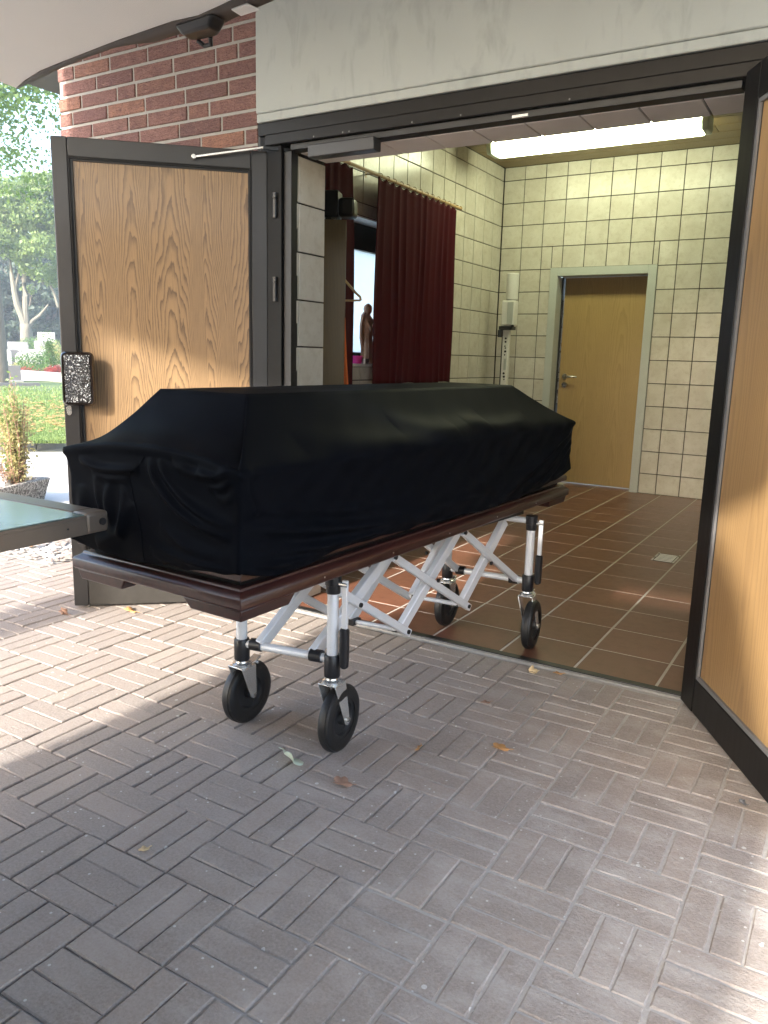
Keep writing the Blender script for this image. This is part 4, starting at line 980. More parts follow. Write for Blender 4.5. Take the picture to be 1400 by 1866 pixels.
for k in ('nr', 'fr'):
    px_, py_ = PN[k]; e_ = Vector((.9954, .02, 0)); o_ = Vector((px_, py_, 0))+e_*.040
    m = MB(); m.bar(o_+Vector((0, 0, .525)), o_+Vector((0, 0, .36)), .017, .010, up=(0, 1, 0)); m.build('lever_bar', M['silver'], tr, world=True, bevel=.002)
    m = MB(); m.tube([o_+Vector((0, 0, z)) for z in (.385, .380, .30, .272, .266)], [.010, .0145, .0145, .0135, .008], 16); m.build('lever_grip', M['black'], tr, world=True, smooth=True)
    m = MB(); m.tube([Vector((px_, py_, .512)), o_+Vector((0, 0, .512))+e_*.008], .008, 12); m.build('lever_pin', M['chrome'], tr, world=True, smooth=True)

# ------------------------------------------------------------------ hearse (backed up beside us; tailgate overhead, bier deck run out)
he = thing('hearse', 'black hearse with raised cream lined tailgate and extended bier deck', 'car', (-1.085, -2.4, 0))
HX0, HX1 = -1.985, -.185
def car_shell(ys_prof):
    m = MB(); rows = []
    for (y, zr, hw, zs) in ys_prof:     # y, roof height, half width, shoulder height
        c = (HX0+HX1)/2
        rows.append([(c-hw, y, .28), (c-hw*1.0, y, zs), (c-hw*.80, y, zs+(zr-zs)*.72), (c-hw*.66, y, zr), (c+hw*.66, y, zr), (c+hw*.80, y, zs+(zr-zs)*.72), (c+hw, y, zs), (c+hw, y, .28)])
    k = 8
    for r in rows: m.v += r
    for i in range(len(rows)-1):
        for j in range(k-1): m.f.append((i*k+j, i*k+j+1, (i+1)*k+j+1, (i+1)*k+j))
    return m
m = car_shell([(.0, 1.92, .90, 1.05), (-.5, 1.97, .90, 1.05), (-2.2, 1.98, .90, 1.04), (-3.0, 1.90, .89, 1.02), (-3.7, 1.20, .88, .98), (-4.6, 1.02, .86, .86), (-5.0, .85, .80, .72)])
m.build('body', M['carpaint'], he, world=True, smooth=True, solid=.05)
m = MB(); m.box(HX0+.06, -2.6, .55, HX1-.06, -.02, .60); m.build('load_floor', M['trim'], he, world=True)
m = MB(); m.box(HX0+.03, -.06, .30, HX1-.03, .06, .56); m.build('rear_bumper', M['carpaint'], he, world=True, bevel=.03, seg=3)
for sx_ in (HX0+.002, HX1-.002):
    m = MB(); m.box(sx_-.03 if sx_ > -1 else sx_, -.03, .75, sx_ if sx_ > -1 else sx_+.03, .02, 1.25); m.build('tail_light', M['redlamp'], he, world=True, bevel=.008)
    m = MB(); s_ = 1 if sx_ > -1 else -1
    m.add([(sx_+s_*(-.03), -.35, 1.15), (sx_+s_*(-.03), -2.7, 1.15), (sx_+s_*(-.15), -2.6, 1.62), (sx_+s_*(-.15), -.35, 1.62)], [(0, 1, 2, 3)]); m.build('side_window', M['glass_dark'], he, world=True, solid=.02)
    for yw in (-.95, -4.05):
        c = Vector((sx_-s_*.11, yw, .33)); wm = MB(); wm.lathe([(.20, -.10), (.30, -.11), (.33, -.08), (.33, .08), (.30, .11), (.20, .10)], c, (1, 0, 0), 32); wo = wm.build('wheel', M['rubber'], he, world=True, smooth=True)
        wm = MB(); wm.lathe([(0, s_*.06), (.06, s_*.065), (.19, s_*.10), (.205, s_*.10)], c, (1, 0, 0), 24); wm.build('rim', M['steel'], wo, world=True, smooth=True)
# tailgate: curved slab, rear edge (towards the building) seen along the top left of the picture
TX = [-2.06, -1.98, -1.882, -1.79, -1.70, -1.60, -1.54, -1.49, -1.42, -1.357, -1.286, -1.21, -1.174, -1.10, -1.05, -.8, -.55, -.40, -.31]
TGL = list(zip(TX, [1.458, 1.430, 1.403, 1.39, 1.379, 1.367, 1.36, 1.356, 1.350, 1.345, 1.349, 1.335, 1.328, 1.322, 1.32, 1.34, 1.36, 1.34, 1.26]))
def tg_z(y): return 1.825+.14*max(0, (1.40-y)/1.4)**1.2
m = MB(); n = len(TGL); NY = 10; v = []
for k in range(NY+1):
    for (x, ye) in TGL:
        y = ye+(0.0-ye)*k/NY; v.append((x, y, tg_z(y)+.014*math.sin(math.pi*k/NY)*math.sin(math.pi*(x+2.06)/1.75)))
f = [(k*n+i, k*n+i+1, (k+1)*n+i+1, (k+1)*n+i) for k in range(NY) for i in range(n-1)]
m.add(v, f); lin = m.build('tailgate_lining', M['liner'], he, world=True, smooth=True)
m = MB(); v = []
TRIM = [(x, y, .004) for x, y in zip(TX, [1.463, 1.449, 1.429, 1.414, 1.401, 1.392, 1.398, 1.412, 1.407, 1.407, 1.412, 1.393, 1.386, 1.372, 1.366, 1.385, 1.40, 1.375, 1.28])]
for (x, ye), (x2, y2, dz) in zip(TGL, TRIM): v += [(x, ye-.004, tg_z(ye)-.0035), (x2, y2, tg_z(ye)+dz), (x2, y2-.012, tg_z(ye)+.045+dz)]
for i in range(n-1): m.f += [(3*i, 3*i+3, 3*i+4, 3*i+1), (3*i+1, 3*i+4, 3*i+5, 3*i+2)]
m.v = v; m.build('tailgate_trim', M['trim'], he, world=True, smooth=True, solid=.004)
m = MB(); v = []
for k in range(NY+1):
    for (x2, y2, dz) in TRIM:
        y = (y2-.011)+(-.06-(y2-.011))*k/NY; v.append((x2, y, tg_z(y)+.062+dz+.05*math.sin(math.pi*k/NY)))
m.add(v, [(k*n+i, k*n+i+1, (k+1)*n+i+1, (k+1)*n+i) for k in range(NY) for i in range(n-1)]); m.build('tailgate_skin', M['carpaint'], he, world=True, smooth=True, solid=.01)
lk = MB(); lo = [(-1.362, 1.350), (-1.385, 1.405), (-1.360, 1.422), (-1.290, 1.420), (-1.245, 1.385), (-1.246, 1.342)]
lk.add([(x, y, 1.826) for x, y in lo]+[(-1.318+(x+1.318)*.72, 1.388+(y-1.388)*.72, 1.806 if y < 1.40 else 1.812) for x, y in lo], [(0, 1, 2, 3, 4, 5), (11, 10, 9, 8, 7, 6)]+[(i, (i+1) % 6, 6+(i+1) % 6, 6+i) for i in range(6)])
lk.build('latch_cover', M['black'], he, world=True, bevel=.006, seg=3)
m = MB(); m.tube([(-1.352, 1.410, 1.812), (-1.340, 1.420, 1.802), (-1.322, 1.420, 1.802), (-1.312, 1.408, 1.812)], .005, 8); m.build('latch_hook', M['black'], he, world=True, smooth=True)
gr_ = MB(); q = [(-1.202, 1.352), (-1.154, 1.346), (-1.150, 1.380), (-1.204, 1.385)]
gr_.add([(x, y, 1.829) for x, y in q]+[(x, y, 1.825) for x, y in q], [(0, 1, 2, 3), (7, 6, 5, 4)]+[(i, (i+1) % 4, 4+(i+1) % 4, 4+i) for i in range(4)]); gr_.build('grip_plate', M['liner'], he, world=True, bevel=.002)
# bier deck
DZ = .77; dx1 = -1.462; dy1 = 1.203
m = MB(); m.box(-1.93, -.2, DZ-.046, dx1-.001, dy1-.055, DZ-.003); m.build('deck_core', M['deckrail'], he, world=True)
m = MB(); m.box(-1.925, -.2, DZ-.0029, dx1-.003, dy1-.062, DZ+.0); m.build('deck_panel', M['decktop'], he, world=True, bevel=.001)
m = MB(); m.box(-1.93, dy1-.060, DZ-.046, dx1-.052, dy1, DZ+.001); m.build('end_rail', M['deckrail'], he, world=True, bevel=.004)
m = MB(); m.box(dx1-.051, dy1-.0605, DZ-.047, dx1+.002, dy1+.001, DZ+.002); cap = m.build('corner_cap', M['deckrail'], he, world=True, bevel=.008, seg=3)
m = MB(); m.tube([(dx1+.001, dy1-.018, DZ-.022), (dx1+.006, dy1-.018, DZ-.022)], .0085, 16); m.build('bore', M['gasket'], cap, world=True, smooth=True)
m = MB(); m.box(dx1-.0005, -.2, DZ-.043, dx1+.001, dy1-.061, DZ-.010); m.build('side_strip', M['deckrail'], he, world=True)
m = MB(); m.tube([(dx1, dy1-.11, DZ-.025), (dx1+.003, dy1-.11, DZ-.025)], .0022, 8); m.build('rivet', M['gasket'], he, world=True)

# ------------------------------------------------------------------ fallen leaves
def leaf(loc, size, rot, m, label, curl=.3, lobes=5, slim=.7, stem=True):
    n = 26; v = [(0, 0, 0)]; f = []
    for i in range(n):
        a = 2*math.pi*i/n; r = size*(.62+.38*abs(math.cos(lobes*a/2)))*(1+.1*random.random())
        x, y = r*math.cos(a), r*math.sin(a)*slim; v.append((x, y, curl*(y*y/size*1.6+.25*abs(x)*math.sin(a*3+1))+.1*curl*size*math.sin(a*4)))
    for i in range(n): f.append((0, 1+i, 1+(i+1) % n))
    mb = MB(); mb.add(v, f)
    if stem: mb.tube([(size*.8, 0, .002), (size*1.25, .1*size, .006), (size*1.5, .25*size, .004)], .0012, 5)
    R = Matrix.Rotation(rot[2], 3, 'Z')@Matrix.Rotation(rot[1], 3, 'Y')@Matrix.Rotation(rot[0], 3, 'X')
    pts = [R@Vector(p) for p in mb.v]; zmin = min(p.z for p in pts)
    mb.v = [p+Vector(loc)+Vector((0, 0, .002-zmin)) for p in pts]
    props(mb.build('fallen_leaf', m, smooth=True, solid=.0008), label, 'leaf', 'dry leaves on the paving')
leaf((-1.249, 1.622, 0), .052, (.7, .15, 2.6), M['dl_green'], 'curled grey green leaf beside the nearest caster', .5, 3, .55)
leaf((-1.069, 1.610, 0), .026, (.2, .2, .4), M['dl_brown'], 'mauve brown leaf right of the grey green leaf', .6, 5)
leaf((-.987, 1.889, 0), .024, (1.2, .3, 1.9), M['dl_tan'], 'narrow curled tan leaf in front of the doorway', 1.2, 2, .25)
leaf((-.79, 2.037, 0), .026, (.2, .1, .1), M['dl_tan'], 'flat orange tan leaf on the dusty paving', .5, 5, .55)
leaf((-.956, 2.306, 0), .016, (.2, .1, .6), M['dl_brown'], 'tiny brown leaf scrap between tan leaf and threshold', .5, 4, .5)
leaf((-.916, 2.64, 0), .020, (.8, .2, .9), M['dl_cream'], 'folded cream leaf near the threshold', .8, 3, .8)
leaf((-.836, 2.690, 0), .018, (.1, .1, .2), M['dl_tan'], 'small tan leaf lying against the threshold edge', .5, 4, .4)
leaf((-2.851, 2.09, 0), .022, (.9, .5, .4), M['dl_brown'], 'brown leaf by the foot of the left door', .9, 5)
leaf((-2.66, 2.285, 0), .040, (.1, .1, -.1), M['dl_tan'], 'orange leaf half under the left door leaf', .3, 3, .4)
leaf((-.137, 2.113, 0), .012, (.6, .5, .4), M['granite3'], 'dark shrivelled scrap under the right door leaf', .8, 5)
leaf((-1.294, 1.126, 0), .012, (.1, .1, .9), M['dl_cream'], 'pale leaf crumb on the near paving', .3, 4)
leaf((-3.95, 2.68, .03), .045, (.5, .2, .4), M['dl_tan'], 'orange leaf on the gravel strip', .6, 5)

# ------------------------------------------------------------------ left background
# gravel strip beside the pier
gv = MB(); r2 = np.random.default_rng(5)
gp_poly = [(-4.25, 2.56), (-3.585, 2.56), (-3.585, 6.5), (-4.25, 6.5)]
gb = MB(); gb.prism(gp_poly, -.013, .002); props(gb.build('gravel_bed', M['mortar']), kind='structure')
ico = [(0, 0, 1), (.9, 0, .2), (.28, .85, .2), (-.72, .53, .2), (-.72, -.53, .2), (.28, -.85, .2), (0, 0, -.5)]
icf = [(0, 1, 2), (0, 2, 3), (0, 3, 4), (0, 4, 5), (0, 5, 1), (6, 2, 1), (6, 3, 2), (6, 4, 3), (6, 5, 4), (6, 1, 5)]
for _ in range(2600):
    x, y = r2.uniform(-4.24, -3.59), r2.uniform(2.57, 4.6); s_ = r2.uniform(.008, .020); a = r2.uniform(0, 6.28)
    gv.add([(x+(p[0]*math.cos(a)-p[1]*math.sin(a))*s_*1.3, y+(p[0]*math.sin(a)+p[1]*math.cos(a))*s_, .004+s_*.5*p[2]+s_*.3) for p in ico], icf)
props(gv.build('gravel', M['pebble'], smooth=True), 'pale pebble strip beside the brick pier', 'gravel', kind='stuff')

# planter
pt = thing('concrete_planter', 'exposed aggregate concrete planter trough beyond the deck', 'planter', (-5.55, 3.385, 0), math.radians(20))
m = MB(); a, b, w_ = .42, .30, .06; zt = .165
m.add([(-a+.04, -b+.04, -.014), (a-.04, -b+.04, -.014), (a-.04, b-.04, -.014), (-a+.04, b-.04, -.014), (-a, -b, zt), (a, -b, zt), (a, b, zt), (-a, b, zt), (-a+w_, -b+w_, zt), (a-w_, -b+w_, zt), (a-w_, b-w_, zt), (-a+w_, b-w_, zt), (-a+w_+.01, -b+w_+.01, zt-.06), (a-w_-.01, -b+w_+.01, zt-.06), (a-w_-.01, b-w_-.01, zt-.06), (-a+w_+.01, b-w_-.01, zt-.06)],
      [(i+k, (i+1) % 4+k, (i+1) % 4+k+4, i+k+4) for k in (0, 4, 8) for i in range(4)]+[(0, 1, 2, 3)])
m.build('trough', M['agg'], pt, bevel=.012)
m = MB(); m.box(-a+w_-.005, -b+w_-.005, zt-.08, a-w_+.005, b-w_+.005, zt-.03); m.build('soil', M['soil'], pt)
m = MB(); m.lathe([(0, -.10), (.03, -.085), (.05, -.03), (.052, .03), (.035, .08), (0, .10)], (-5.33, 3.44, .175), Vector((.95, .1, -.25)), 14)
props(m.build('stone', M['granite2'], smooth=True), 'long white stone lying in the planter', 'stone')
def shoots(root, n, h, spread, mt, lsize, seed, nm='foliage', base=(0, 0, 0), ll=26):
    r = random.Random(seed); lm_ = MB(); sm_ = MB()
    for _ in range(n):
        a = r.uniform(0, 6.28); d = spread*math.sqrt(r.random()); p = Vector((base[0]+.4*d*math.cos(a), base[1]+.4*d*math.sin(a), base[2])); hh = h*r.uniform(.6, 1.05)
        q = Vector((base[0]+d*math.cos(a), base[1]+d*math.sin(a), base[2]+hh)); mid = (p+q)/2+Vector((r.gauss(0, .02), r.gauss(0, .02), 0))
        sm_.tube([p, mid, q], [.004, .003, .0015], 5)
        for k in range(ll):
            t = r.uniform(.12, 1); c = (p*(1-t)+q*t)+Vector((r.gauss(0, .025), r.gauss(0, .025), 0)); dv = Vector((r.gauss(0, 1), r.gauss(0, 1), r.gauss(.4, .6))).normalized(); sd = dv.cross(Vector((r.gauss(0, 1), r.gauss(0, 1), r.gauss(0, 1)))).normalized(); l_ = lsize*r.uniform(.6, 1.3)
            lm_.add([c, c+dv*l_*.5+sd*l_*.28, c+dv*l_, c+dv*l_*.5-sd*l_*.28], [(0, 1, 2, 3)])
    sm_.build('stem', M['dl_brown'], root); lm_.build(nm, mt, root)
pl1 = thing('potted_shrub', 'tall thin green and straw coloured shrub in the planter', 'shrub', (-5.26, 3.535, .11))
shoots(pl1, 30, .68, .12, M['leaf5'], .030, 4, ll=60); shoots(pl1, 14, .84, .10, M['leaf3'], .030, 9, 'green_foliage', ll=60)
pl2 = thing('dry_heather', 'low brown dried heather in the planter below the tall shrub', 'shrub', (-5.36, 3.49, .11))
shoots(pl2, 34, .24, .20, M['dl_brown'], .018, 11, ll=30)
pl3 = thing('grass_tuft', 'arching pale grass tuft at the planter edge', 'grass tuft', (-5.38, 3.38, .12))
gm = MB(); r3 = random.Random(2)
for _ in range(26):
    a = r3.uniform(0, 6.28); l_ = r3.uniform(.15, .30); d = Vector((math.cos(a), math.sin(a), 0)); s_ = Vector((-d.y, d.x, 0))*.005
    pts = [d*(l_*.15*k+.02*k*k*.4)+Vector((0, 0, l_*(.42*k-.07*k*k))) for k in range(5)]
    for k in range(4):
        w0, w1 = 1-k/4.2, 1-(k+1)/4.2; gm.add([pts[k]-s_*w0, pts[k]+s_*w0, pts[k+1]+s_*w1, pts[k+1]-s_*w1], [(0, 1, 2, 3)])
gm.build('blade', M['leaf5'], pl3)

# kerb, lawn, path
def gpt(px, py, z=0):
    d = ray(px, py); t = (z-CAM_H)/d[2]; return Vector((d[0]*t, d[1]*t, z))
ka, kb = gpt(0, 823), gpt(130, 814); kd = (kb-ka).normalized(); kn = Vector((-kd.y, kd.x, 0))
if kn.x > 0: kn = -kn
k0, k1 = ka-kd*9, kb+kd*9
kerb = thing('kerb', None, None, tuple((k0+k1)/2), kind='structure')
kl = (k1-k0).length; nk = int(kl/1.0)
for i in range(nk):
    m = MB(); a = k0+kd*(i*kl/nk+.004); b = k0+kd*((i+1)*kl/nk-.004)
    q = [a, b, b+kn*.14, a+kn*.14]; m.add([Vector((p.x, p.y, -.03)) for p in q]+[Vector((p.x, p.y, .12)) for p in q], [(0, 3, 2, 1), (4, 5, 6, 7)]+[(j, (j+1) % 4, 4+(j+1) % 4, 4+j) for j in range(4)])
    m.build('kerb_stone', M['kerb'], kerb, world=True, bevel=.008)
l0, l1 = k0+kn*.141, k1+kn*.141; far = 17.0
m = MB(); m.add([(p.x, p.y, z) for p, z in ((l0, .10), (l1, .10), (l1+kn*far*.5, .10), (l1+kn*far, .09), (l0+kn*far, .09), (l0+kn*far*.5, .10))], [(0, 1, 2, 3, 4, 5)])
lawn = props(m.build('lawn', M['lawn']), kind='structure')
# grass blades and fallen leaves on the lawn
gb = MB(); r4 = random.Random(8)
for _ in range(26000):
    t = r4.random(); px = r4.uniform(-30, 150); py = 702+106*math.sqrt(r4.random()); p = gpt(px, py, .1); h = r4.uniform(.02, .05)*(1+.02*p.length); a = r4.uniform(0, 6.28); w_ = .008*(1+.06*p.length)
    gb.add([(p.x-w_*math.cos(a), p.y-w_*math.sin(a), .1), (p.x+w_*math.cos(a), p.y+w_*math.sin(a), .1), (p.x+r4.gauss(0, .02), p.y+r4.gauss(0, .02), .1+h)], [(0, 1, 2)])
props(gb.build('grass', M['leaf3']), 'mown grass of the lawn beyond the kerb', 'grass', kind='stuff')
fb = MB()
for _ in range(420):
    px = r4.uniform(0, 140); py = 716+76*r4.betavariate(2, 2); p = gpt(px, py, .125); s_ = r4.uniform(.03, .055); a = r4.uniform(0, 6.28)
    fb.add([(p.x+s_*math.cos(a+k*1.57)*(1.3 if k % 2 else .8), p.y+s_*math.sin(a+k*1.57)*(1.3 if k % 2 else .8), .13+r4.uniform(0, .02)) for k in range(4)], [(0, 1, 2, 3)])
props(fb.build('leaf_litter', M['dl_tan']), 'brown fallen leaves scattered over the lawn', 'leaves', kind='stuff')
# path and far ground
m = MB(); s0, s1 = l0+kn*(far+.02), l1+kn*(far+.02)
m.add([(p.x, p.y, .085) for p in (s0, s1, s1+kn*5.2, s0+kn*5.2)], [(0, 1, 2, 3)]); props(m.build('path', M['drive']), kind='structure')
m = MB(); m.add([(p.x, p.y, z) for p, z in ((s0+kn*5.21-kd*20, .08), (s1+kn*5.21+kd*30, .08), (s1+kn*90+kd*60, .6), (s0+kn*90-kd*60, .6))], [(0, 1, 2, 3)]); props(m.build('cemetery_grass', M['lawn']), kind='structure')

def box_thing(name, px, dist, w, h, d, mt, label, cat, group=None, z=.08, top='flat', rz=None):
    p = gp(px, dist); t = thing(name, label, cat, (p.x, p.y, z), math.atan2(p.y, p.x)+math.pi/2 if rz is None else rz, group)
    m = MB()
    if top == 'round':
        poly = [(-w/2, 0), (w/2, 0), (w/2, h*.8)]+[(w/2*math.cos(a), h*.8+h*.2*math.sin(a)) for a in np.linspace(.2, math.pi-.2, 8)]+[(-w/2, h*.8)]
    elif top == 'slant': poly = [(-w/2, 0), (w/2, 0), (w/2, h*.86), (-w/2, h)]
    else: poly = [(-w/2, 0), (w/2, 0), (w/2, h), (-w/2, h)]
    n = len(poly); m.add([(x, y, zz) for y in (-d/2, d/2) for x, zz in poly], [tuple(range(n)), tuple(reversed(range(n, 2*n)))]+[(i, (i+1) % n, n+(i+1) % n, n+i) for i in range(n)])
    m.build('stone', mt, t, bevel=.015)
    m = MB(); m.box(-w/2-.08, -d/2-.08, -.05, w/2+.08, d/2+.08, .06); m.build('plinth', M['granite'], t, bevel=.01)
    return t
def cut_wall(pa, pb, h, t_, mt, nm, label):
    a, b = Vector(pa), Vector(pb); r = thing(nm, label, 'low wall', tuple((a+b)/2)); n = max(2, int((b-a).length/.9))
    for i in range(n):
        m = MB(); p, q = a.lerp(b, i/n+.003), a.lerp(b, (i+1)/n-.003); m.bar(p+Vector((0, 0, h/2)), q+Vector((0, 0, h/2)), t_, h); m.build('block', mt, r, world=True, bevel=.01)
cut_wall(gpt(36, 690, .08), gpt(150, 700, .08), .30, .2, M['kerb'], 'border_wall', 'low grey block wall bordering the flower bed')
cut_wall(gpt(-30, 704, .08), gpt(72, 704, .08), .10, .2, M['granite3'], 'stone_edging', 'low dark stone edging along the far lawn side')
box_thing('gravestone', 63, 40, .95, 1.0, .3, M['granite2'], 'wide pale gravestone block facing the lawn', 'gravestone', 'gravestones')
gpl = box_thing('gravestone', 76, 39, 1.0, .75, .25, M['granite2'], 'low white gravestone with a small inscribed plate', 'gravestone', 'gravestones')
m = MB(); m.box(-.28, -.135, .30, .28, -.127, .60); m.build('plate', M['white'], gpl)
m = MB()
for k in range(3): m.box(-.2, -.139, .36+k*.07, .2-.05*k, -.1365, .395+k*.07)
m.build('inscription', M['granite3'], gpl)
for i, (px, ds, w, h, mt, tp, lab) in enumerate([(33, 52, 1.1, 1.35, 'granite', 'flat', 'broad grey gravestone left of the forked tree'), (24, 47, .7, .9, 'granite3', 'round', 'dark round topped gravestone at the left'), (15, 50, .9, 1.0, 'granite', 'slant', 'grey slant topped gravestone near the left edge'),
        (44, 45, .45, 1.15, 'granite', 'flat', 'slim grey gravestone pillar below the forked tree'), (5, 46, .8, .95, 'granite2', 'round', 'pale round gravestone at the left edge'), (86, 60, 1.1, 2.1, 'granite2', 'flat', 'tall pale gravestone rising behind the shrubs'),
        (78, 58, 1.0, 1.5, 'granite', 'flat', 'tall grey gravestone below the pale tall one'), (54, 56, .7, .95, 'granite3', 'slant', 'dark slant gravestone behind the wide pale block'), (38, 41, .5, .8, 'granite2', 'round', 'small white rounded gravestone beside the slim pillar'), (100, 48, .8, 1.0, 'granite', 'round', 'grey gravestone at the right beside the door edge')]):
    box_thing('gravestone', px, ds, w, h, .25, M[mt], lab, 'gravestone', 'gravestones', .12, tp)
box_thing('stone_bollard', 22, 27.5, .42, .50, .4, M['granite3'], 'small dark stone block at the path edge', 'bollard')

def leaf_cloud(centers, n, lsize, seed):
    r = np.random.default_rng(seed); m = MB(); tot = sum(c[3]*c[4]*c[5] for c in centers)**1.0
    V = []; Fc = []
    for (cx, cy, cz, rx, ry, rz) in centers:
        k = int(n*(rx*ry*rz)/tot)+20
        u = r.normal(size=(k, 3)); u /= np.linalg.norm(u, axis=1)[:, None]; rad = r.uniform(.25, 1, k)**.5; rad *= 1+.12*np.sin(u[:, 0]*7+cx)+.12*np.sin(u[:, 2]*9+cy)
        p = np.array([cx, cy, cz])+u*rad[:, None]*np.array([rx, ry, rz])
        d1 = r.normal(size=(k, 3)); d1 /= np.linalg.norm(d1, axis=1)[:, None]; d2 = np.cross(d1, r.normal(size=(k, 3))); d2 /= np.linalg.norm(d2, axis=1)[:, None]
        s = lsize*r.uniform(.6, 1.4, k)[:, None]; b = len(V)
        q = np.stack([p-d1*s*.5, p+d2*s*.32, p+d1*s*.5, p-d2*s*.32], 1).reshape(-1, 3)
        V += [tuple(x) for x in q]; Fc += [(b+4*i, b+4*i+1, b+4*i+2, b+4*i+3) for i in range(k)]
    m.v = V; m.f = Fc; return m
def bush(name, px, dist, rx, rz, n, ls, mt, label, cat, seed, z0=.08, ry=None, group=None):
    p = gp(px, dist); t = thing(name, label, cat, (p.x, p.y, z0), group=group)
    r = random.Random(seed); cs = [(r.uniform(-.4, .4)*rx, r.uniform(-.4, .4)*(ry or rx), rz*(.5+r.uniform(-.1, .25)), rx*r.uniform(.5, .8), (ry or rx)*r.uniform(.5, .8), rz*r.uniform(.35, .5)) for _ in range(7)]
    leaf_cloud(cs, n, ls, seed).build('foliage', mt, t); m = MB(); m.tube([(0, 0, -.1), (0, 0, rz*.5)], [.04, .02], 6); m.build('stem', M['bark'], t)
bush('low_hedge', 66, 31.5, 1.6, .42, 3500, .06, M['leaf4'], 'low clipped green hedge behind the border wall', 'hedge', 1, ry=.7)
bush('round_shrub', 68, 34, 1.0, .9, 3000, .06, M['leaf4'], 'dark rounded shrub above the low hedge', 'shrub', 2)
bush('columnar_shrub', 90, 31, .26, 1.45, 1800, .05, M['leaf4'], 'slim upright dark evergreen right of the round shrub', 'shrub', 3)
bush('red_shrub', 101, 30, .40, .45, 1200, .05, M['leaf6'], 'low dark red shrub beside the slim evergreen', 'shrub', 4)
bush('red_flowers', 24, 31, 1.1, .35, 2500, .05, M['leaf6'], 'bed of reddish flowers near the left edge', 'flowers', 5)
bush('yellow_shrub', 98, 42, .6, 1.1, 1800, .07, M['leaf5'], 'pale yellow green shrub right of the slim evergreen', 'shrub', 6)
bush('green_shrub', 72, 62, .9, 1.6, 2200, .09, M['leaf3'], 'bright green shrub between the gravestones', 'shrub', 7)
bush('spreading_shrub', 97, 57, 1.3, 1.5, 2600, .09, M['leaf3'], 'bright spreading shrub below the tall pale gravestone', 'shrub', 8)
bush('grey_shrub', 55, 61, 1.1, 1.7, 2200, .09, M['leaf4'], 'grey green shrub at the foot of the forked tree', 'shrub', 9)
bush('flower_bush', 45, 37, .9, .45, 1500, .05, M['leaf5'], 'pale flowering ground shrub before the wide gravestone', 'shrub', 10)

def tree(px, dist, h, cr, cz, n, ls, mt, label, seed, bark='bark', tr_=.22, forks=4, z0=0., fork_z=.3, squash=1.0, lean=0, nclump=26, off=(0, 0)):
    p = gp(px, dist); t = thing('tree', label, 'tree', (p.x+off[0], p.y+off[1], z0)); r = random.Random(seed); m = MB()
    fz = h*fork_z; m.tube([(0, 0, -.3), (.0, 0, fz*.5), (lean*.3, 0, fz)], [tr_*1.25, tr_, tr_*.85], 10); tips = []
    for k in range(forks):
        a = 6.28*k/forks+r.uniform(-.4, .4); rr = cr*r.uniform(.35, .75); e = Vector((rr*math.cos(a)+lean, rr*math.sin(a), h*r.uniform(.7, .92))); s_ = Vector((lean*.3, 0, fz*.95)); md = s_.lerp(e, .5)+Vector((-.12*rr*math.cos(a), -.12*rr*math.sin(a), .05*h))
        m.tube([s_, md, e], [tr_*.6, tr_*.38, tr_*.08], 8); tips.append((s_, md, e))
        for q in range(3):
            b = md.lerp(e, r.random()); m.tube([b, b+Vector((r.uniform(-.4, .4)*cr, r.uniform(-.4, .4)*cr, r.uniform(.02, .15)*h))], [tr_*.16, tr_*.04], 6)
    m.build('trunk', M[bark], t, smooth=True); cs = []
    for _ in range(nclump):
        a = r.uniform(0, 6.28); u = math.sqrt(r.random()); zz = r.uniform(-1, 1); w_ = math.sqrt(max(.05, 1-zz*zz*.8)); s_ = cr*r.uniform(.16, .34)
        cs.append((lean+cr*u*w_*math.cos(a), cr*u*w_*math.sin(a), cz+zz*(h-cz)*.95*squash, s_, s_, s_*.62))
    leaf_cloud(cs, n, ls, seed).build('crown', M[mt], t)
# near maple at the left edge whose leafy branches hang into the top left corner
tree(-9, 25, 15, 6.5, 10.2, 30000, .15, 'leaf1', 'maple at the left edge with leafy branches hanging over the view', 21, tr_=.26, nclump=60, forks=5, fork_z=.42, lean=-4.2)
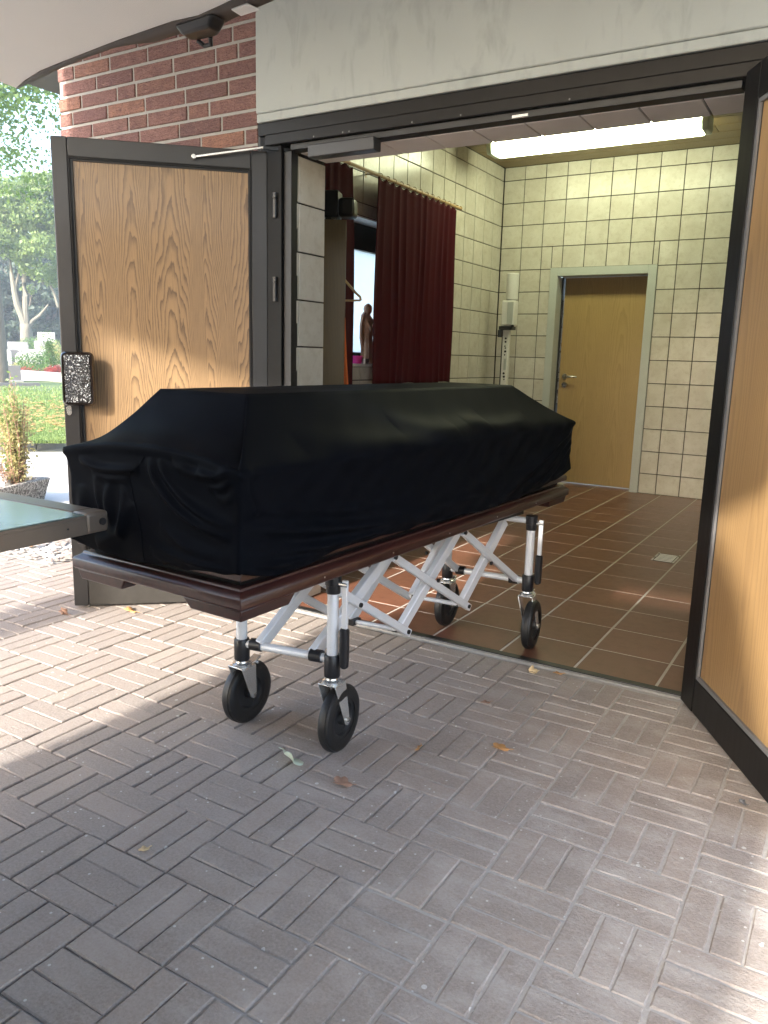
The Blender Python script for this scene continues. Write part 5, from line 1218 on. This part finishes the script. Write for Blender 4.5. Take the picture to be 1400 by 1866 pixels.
# forked pale tree in the cemetery
def forked():
    p = gp(50, 64); t = thing('tree', 'forked pale barked tree with bright green crown above the graves', 'tree', (p.x, p.y, 0)); m = MB()
    rt = Vector((CR[0], CR[1], 0)).normalized()
    def Q(px, py): return at(px, py, 64)-Vector((p.x, p.y, 0))
    m.tube([Q(50, 660), Q(49, 630), Q(48, 605), Q(46, 590)], [.50, .45, .42, .38], 12)
    for pts, rs in (([(47, 598), (40, 575), (31, 555), (26, 530), (22, 505), (18, 470)], [.30, .25, .22, .19, .15, .06]), ([(47, 595), (46, 565), (46, 540), (44, 515), (46, 470)], [.28, .22, .19, .16, .07]), ([(50, 600), (58, 585), (72, 575), (88, 555)], [.20, .14, .11, .05]), ([(26, 535), (30, 515), (36, 490)], [.13, .10, .05]), ([(92, 520), (99, 535), (106, 560)], [.08, .1, .1])):
        m.tube([Q(*q) for q in pts], rs, 8)
    m.build('trunk', M['bark2'], t, smooth=True); r = random.Random(31); cs = []
    for (px, py, s_) in [(10, 360, 1.7), (40, 345, 1.8), (75, 350, 1.8), (100, 380, 1.6), (25, 400, 1.8), (60, 395, 2.0), (90, 420, 1.7), (50, 440, 1.6), (78, 455, 1.6), (103, 455, 1.4), (62, 490, 1.3), (85, 495, 1.1), (36, 465, 1.3), (20, 440, 1.3), (0, 410, 1.7), (120, 420, 2), (130, 480, 1.8), (60, 525, .7), (98, 510, 1.0), (-20, 380, 2), (-25, 440, 1.8), (115, 350, 2)]:
        q = Q(px+r.uniform(-5, 5), py); dd = r.uniform(-2.5, 2.5); d = Vector((p.x, p.y, 0)).normalized(); cs.append((q.x+d.x*dd, q.y+d.y*dd, q.z, s_*.85, s_*.85, s_*.55))
    leaf_cloud(cs, 21000, .26, 31).build('crown', M['leaf3'], t)
forked()
# dark wood behind
for i, (px, ds, h, cr) in enumerate([(-60, 96, 15, 5.5), (-15, 90, 14.5, 5.2), (28, 94, 15, 5.5), (70, 90, 14, 5.2), (112, 96, 15, 5.5), (160, 92, 15, 5.5), (4, 82, 9, 4.2), (52, 80, 8.5, 4.2), (96, 83, 9, 4.4), (140, 84, 9, 4.4)]):
    lab = ['dark broadleaf tree of the wood, far left', 'dark tree of the wood behind the maple trunk', 'dark tree of the wood left of the fork', 'dark tree of the wood right of the fork', 'dark tree of the wood by the door edge', 'dark tree of the wood hidden by the door', 'low dark understorey tree at the left', 'low dark understorey tree behind the forked trunk', 'low dark understorey tree behind the tall gravestone', 'low dark understorey tree hidden by the door'][i]
    tree(px, ds, h, cr, h*.52, 7000, .42, 'leaf2', lab, 50+i, tr_=.3, nclump=34, fork_z=.25)

# ------------------------------------------------------------------ summer haze over the cemetery
hz = MB(); hz.box(-420, -420, -1.05, 420, 420, 19)
hz_o = props(hz.build('haze', None), kind='stuff')
hm = bpy.data.materials.new('haze'); hm.use_nodes = True; ht = hm.node_tree
ht.nodes.remove(ht.nodes['Principled BSDF']); pv = ht.nodes.new('ShaderNodeVolumePrincipled')
pv.inputs['Color'].default_value = (.86, .94, 1, 1); pv.inputs['Density'].default_value = .0021; pv.inputs['Anisotropy'].default_value = .3
ht.links.new(pv.outputs[0], ht.nodes['Material Output'].inputs['Volume']); hz_o.data.materials.append(hm)
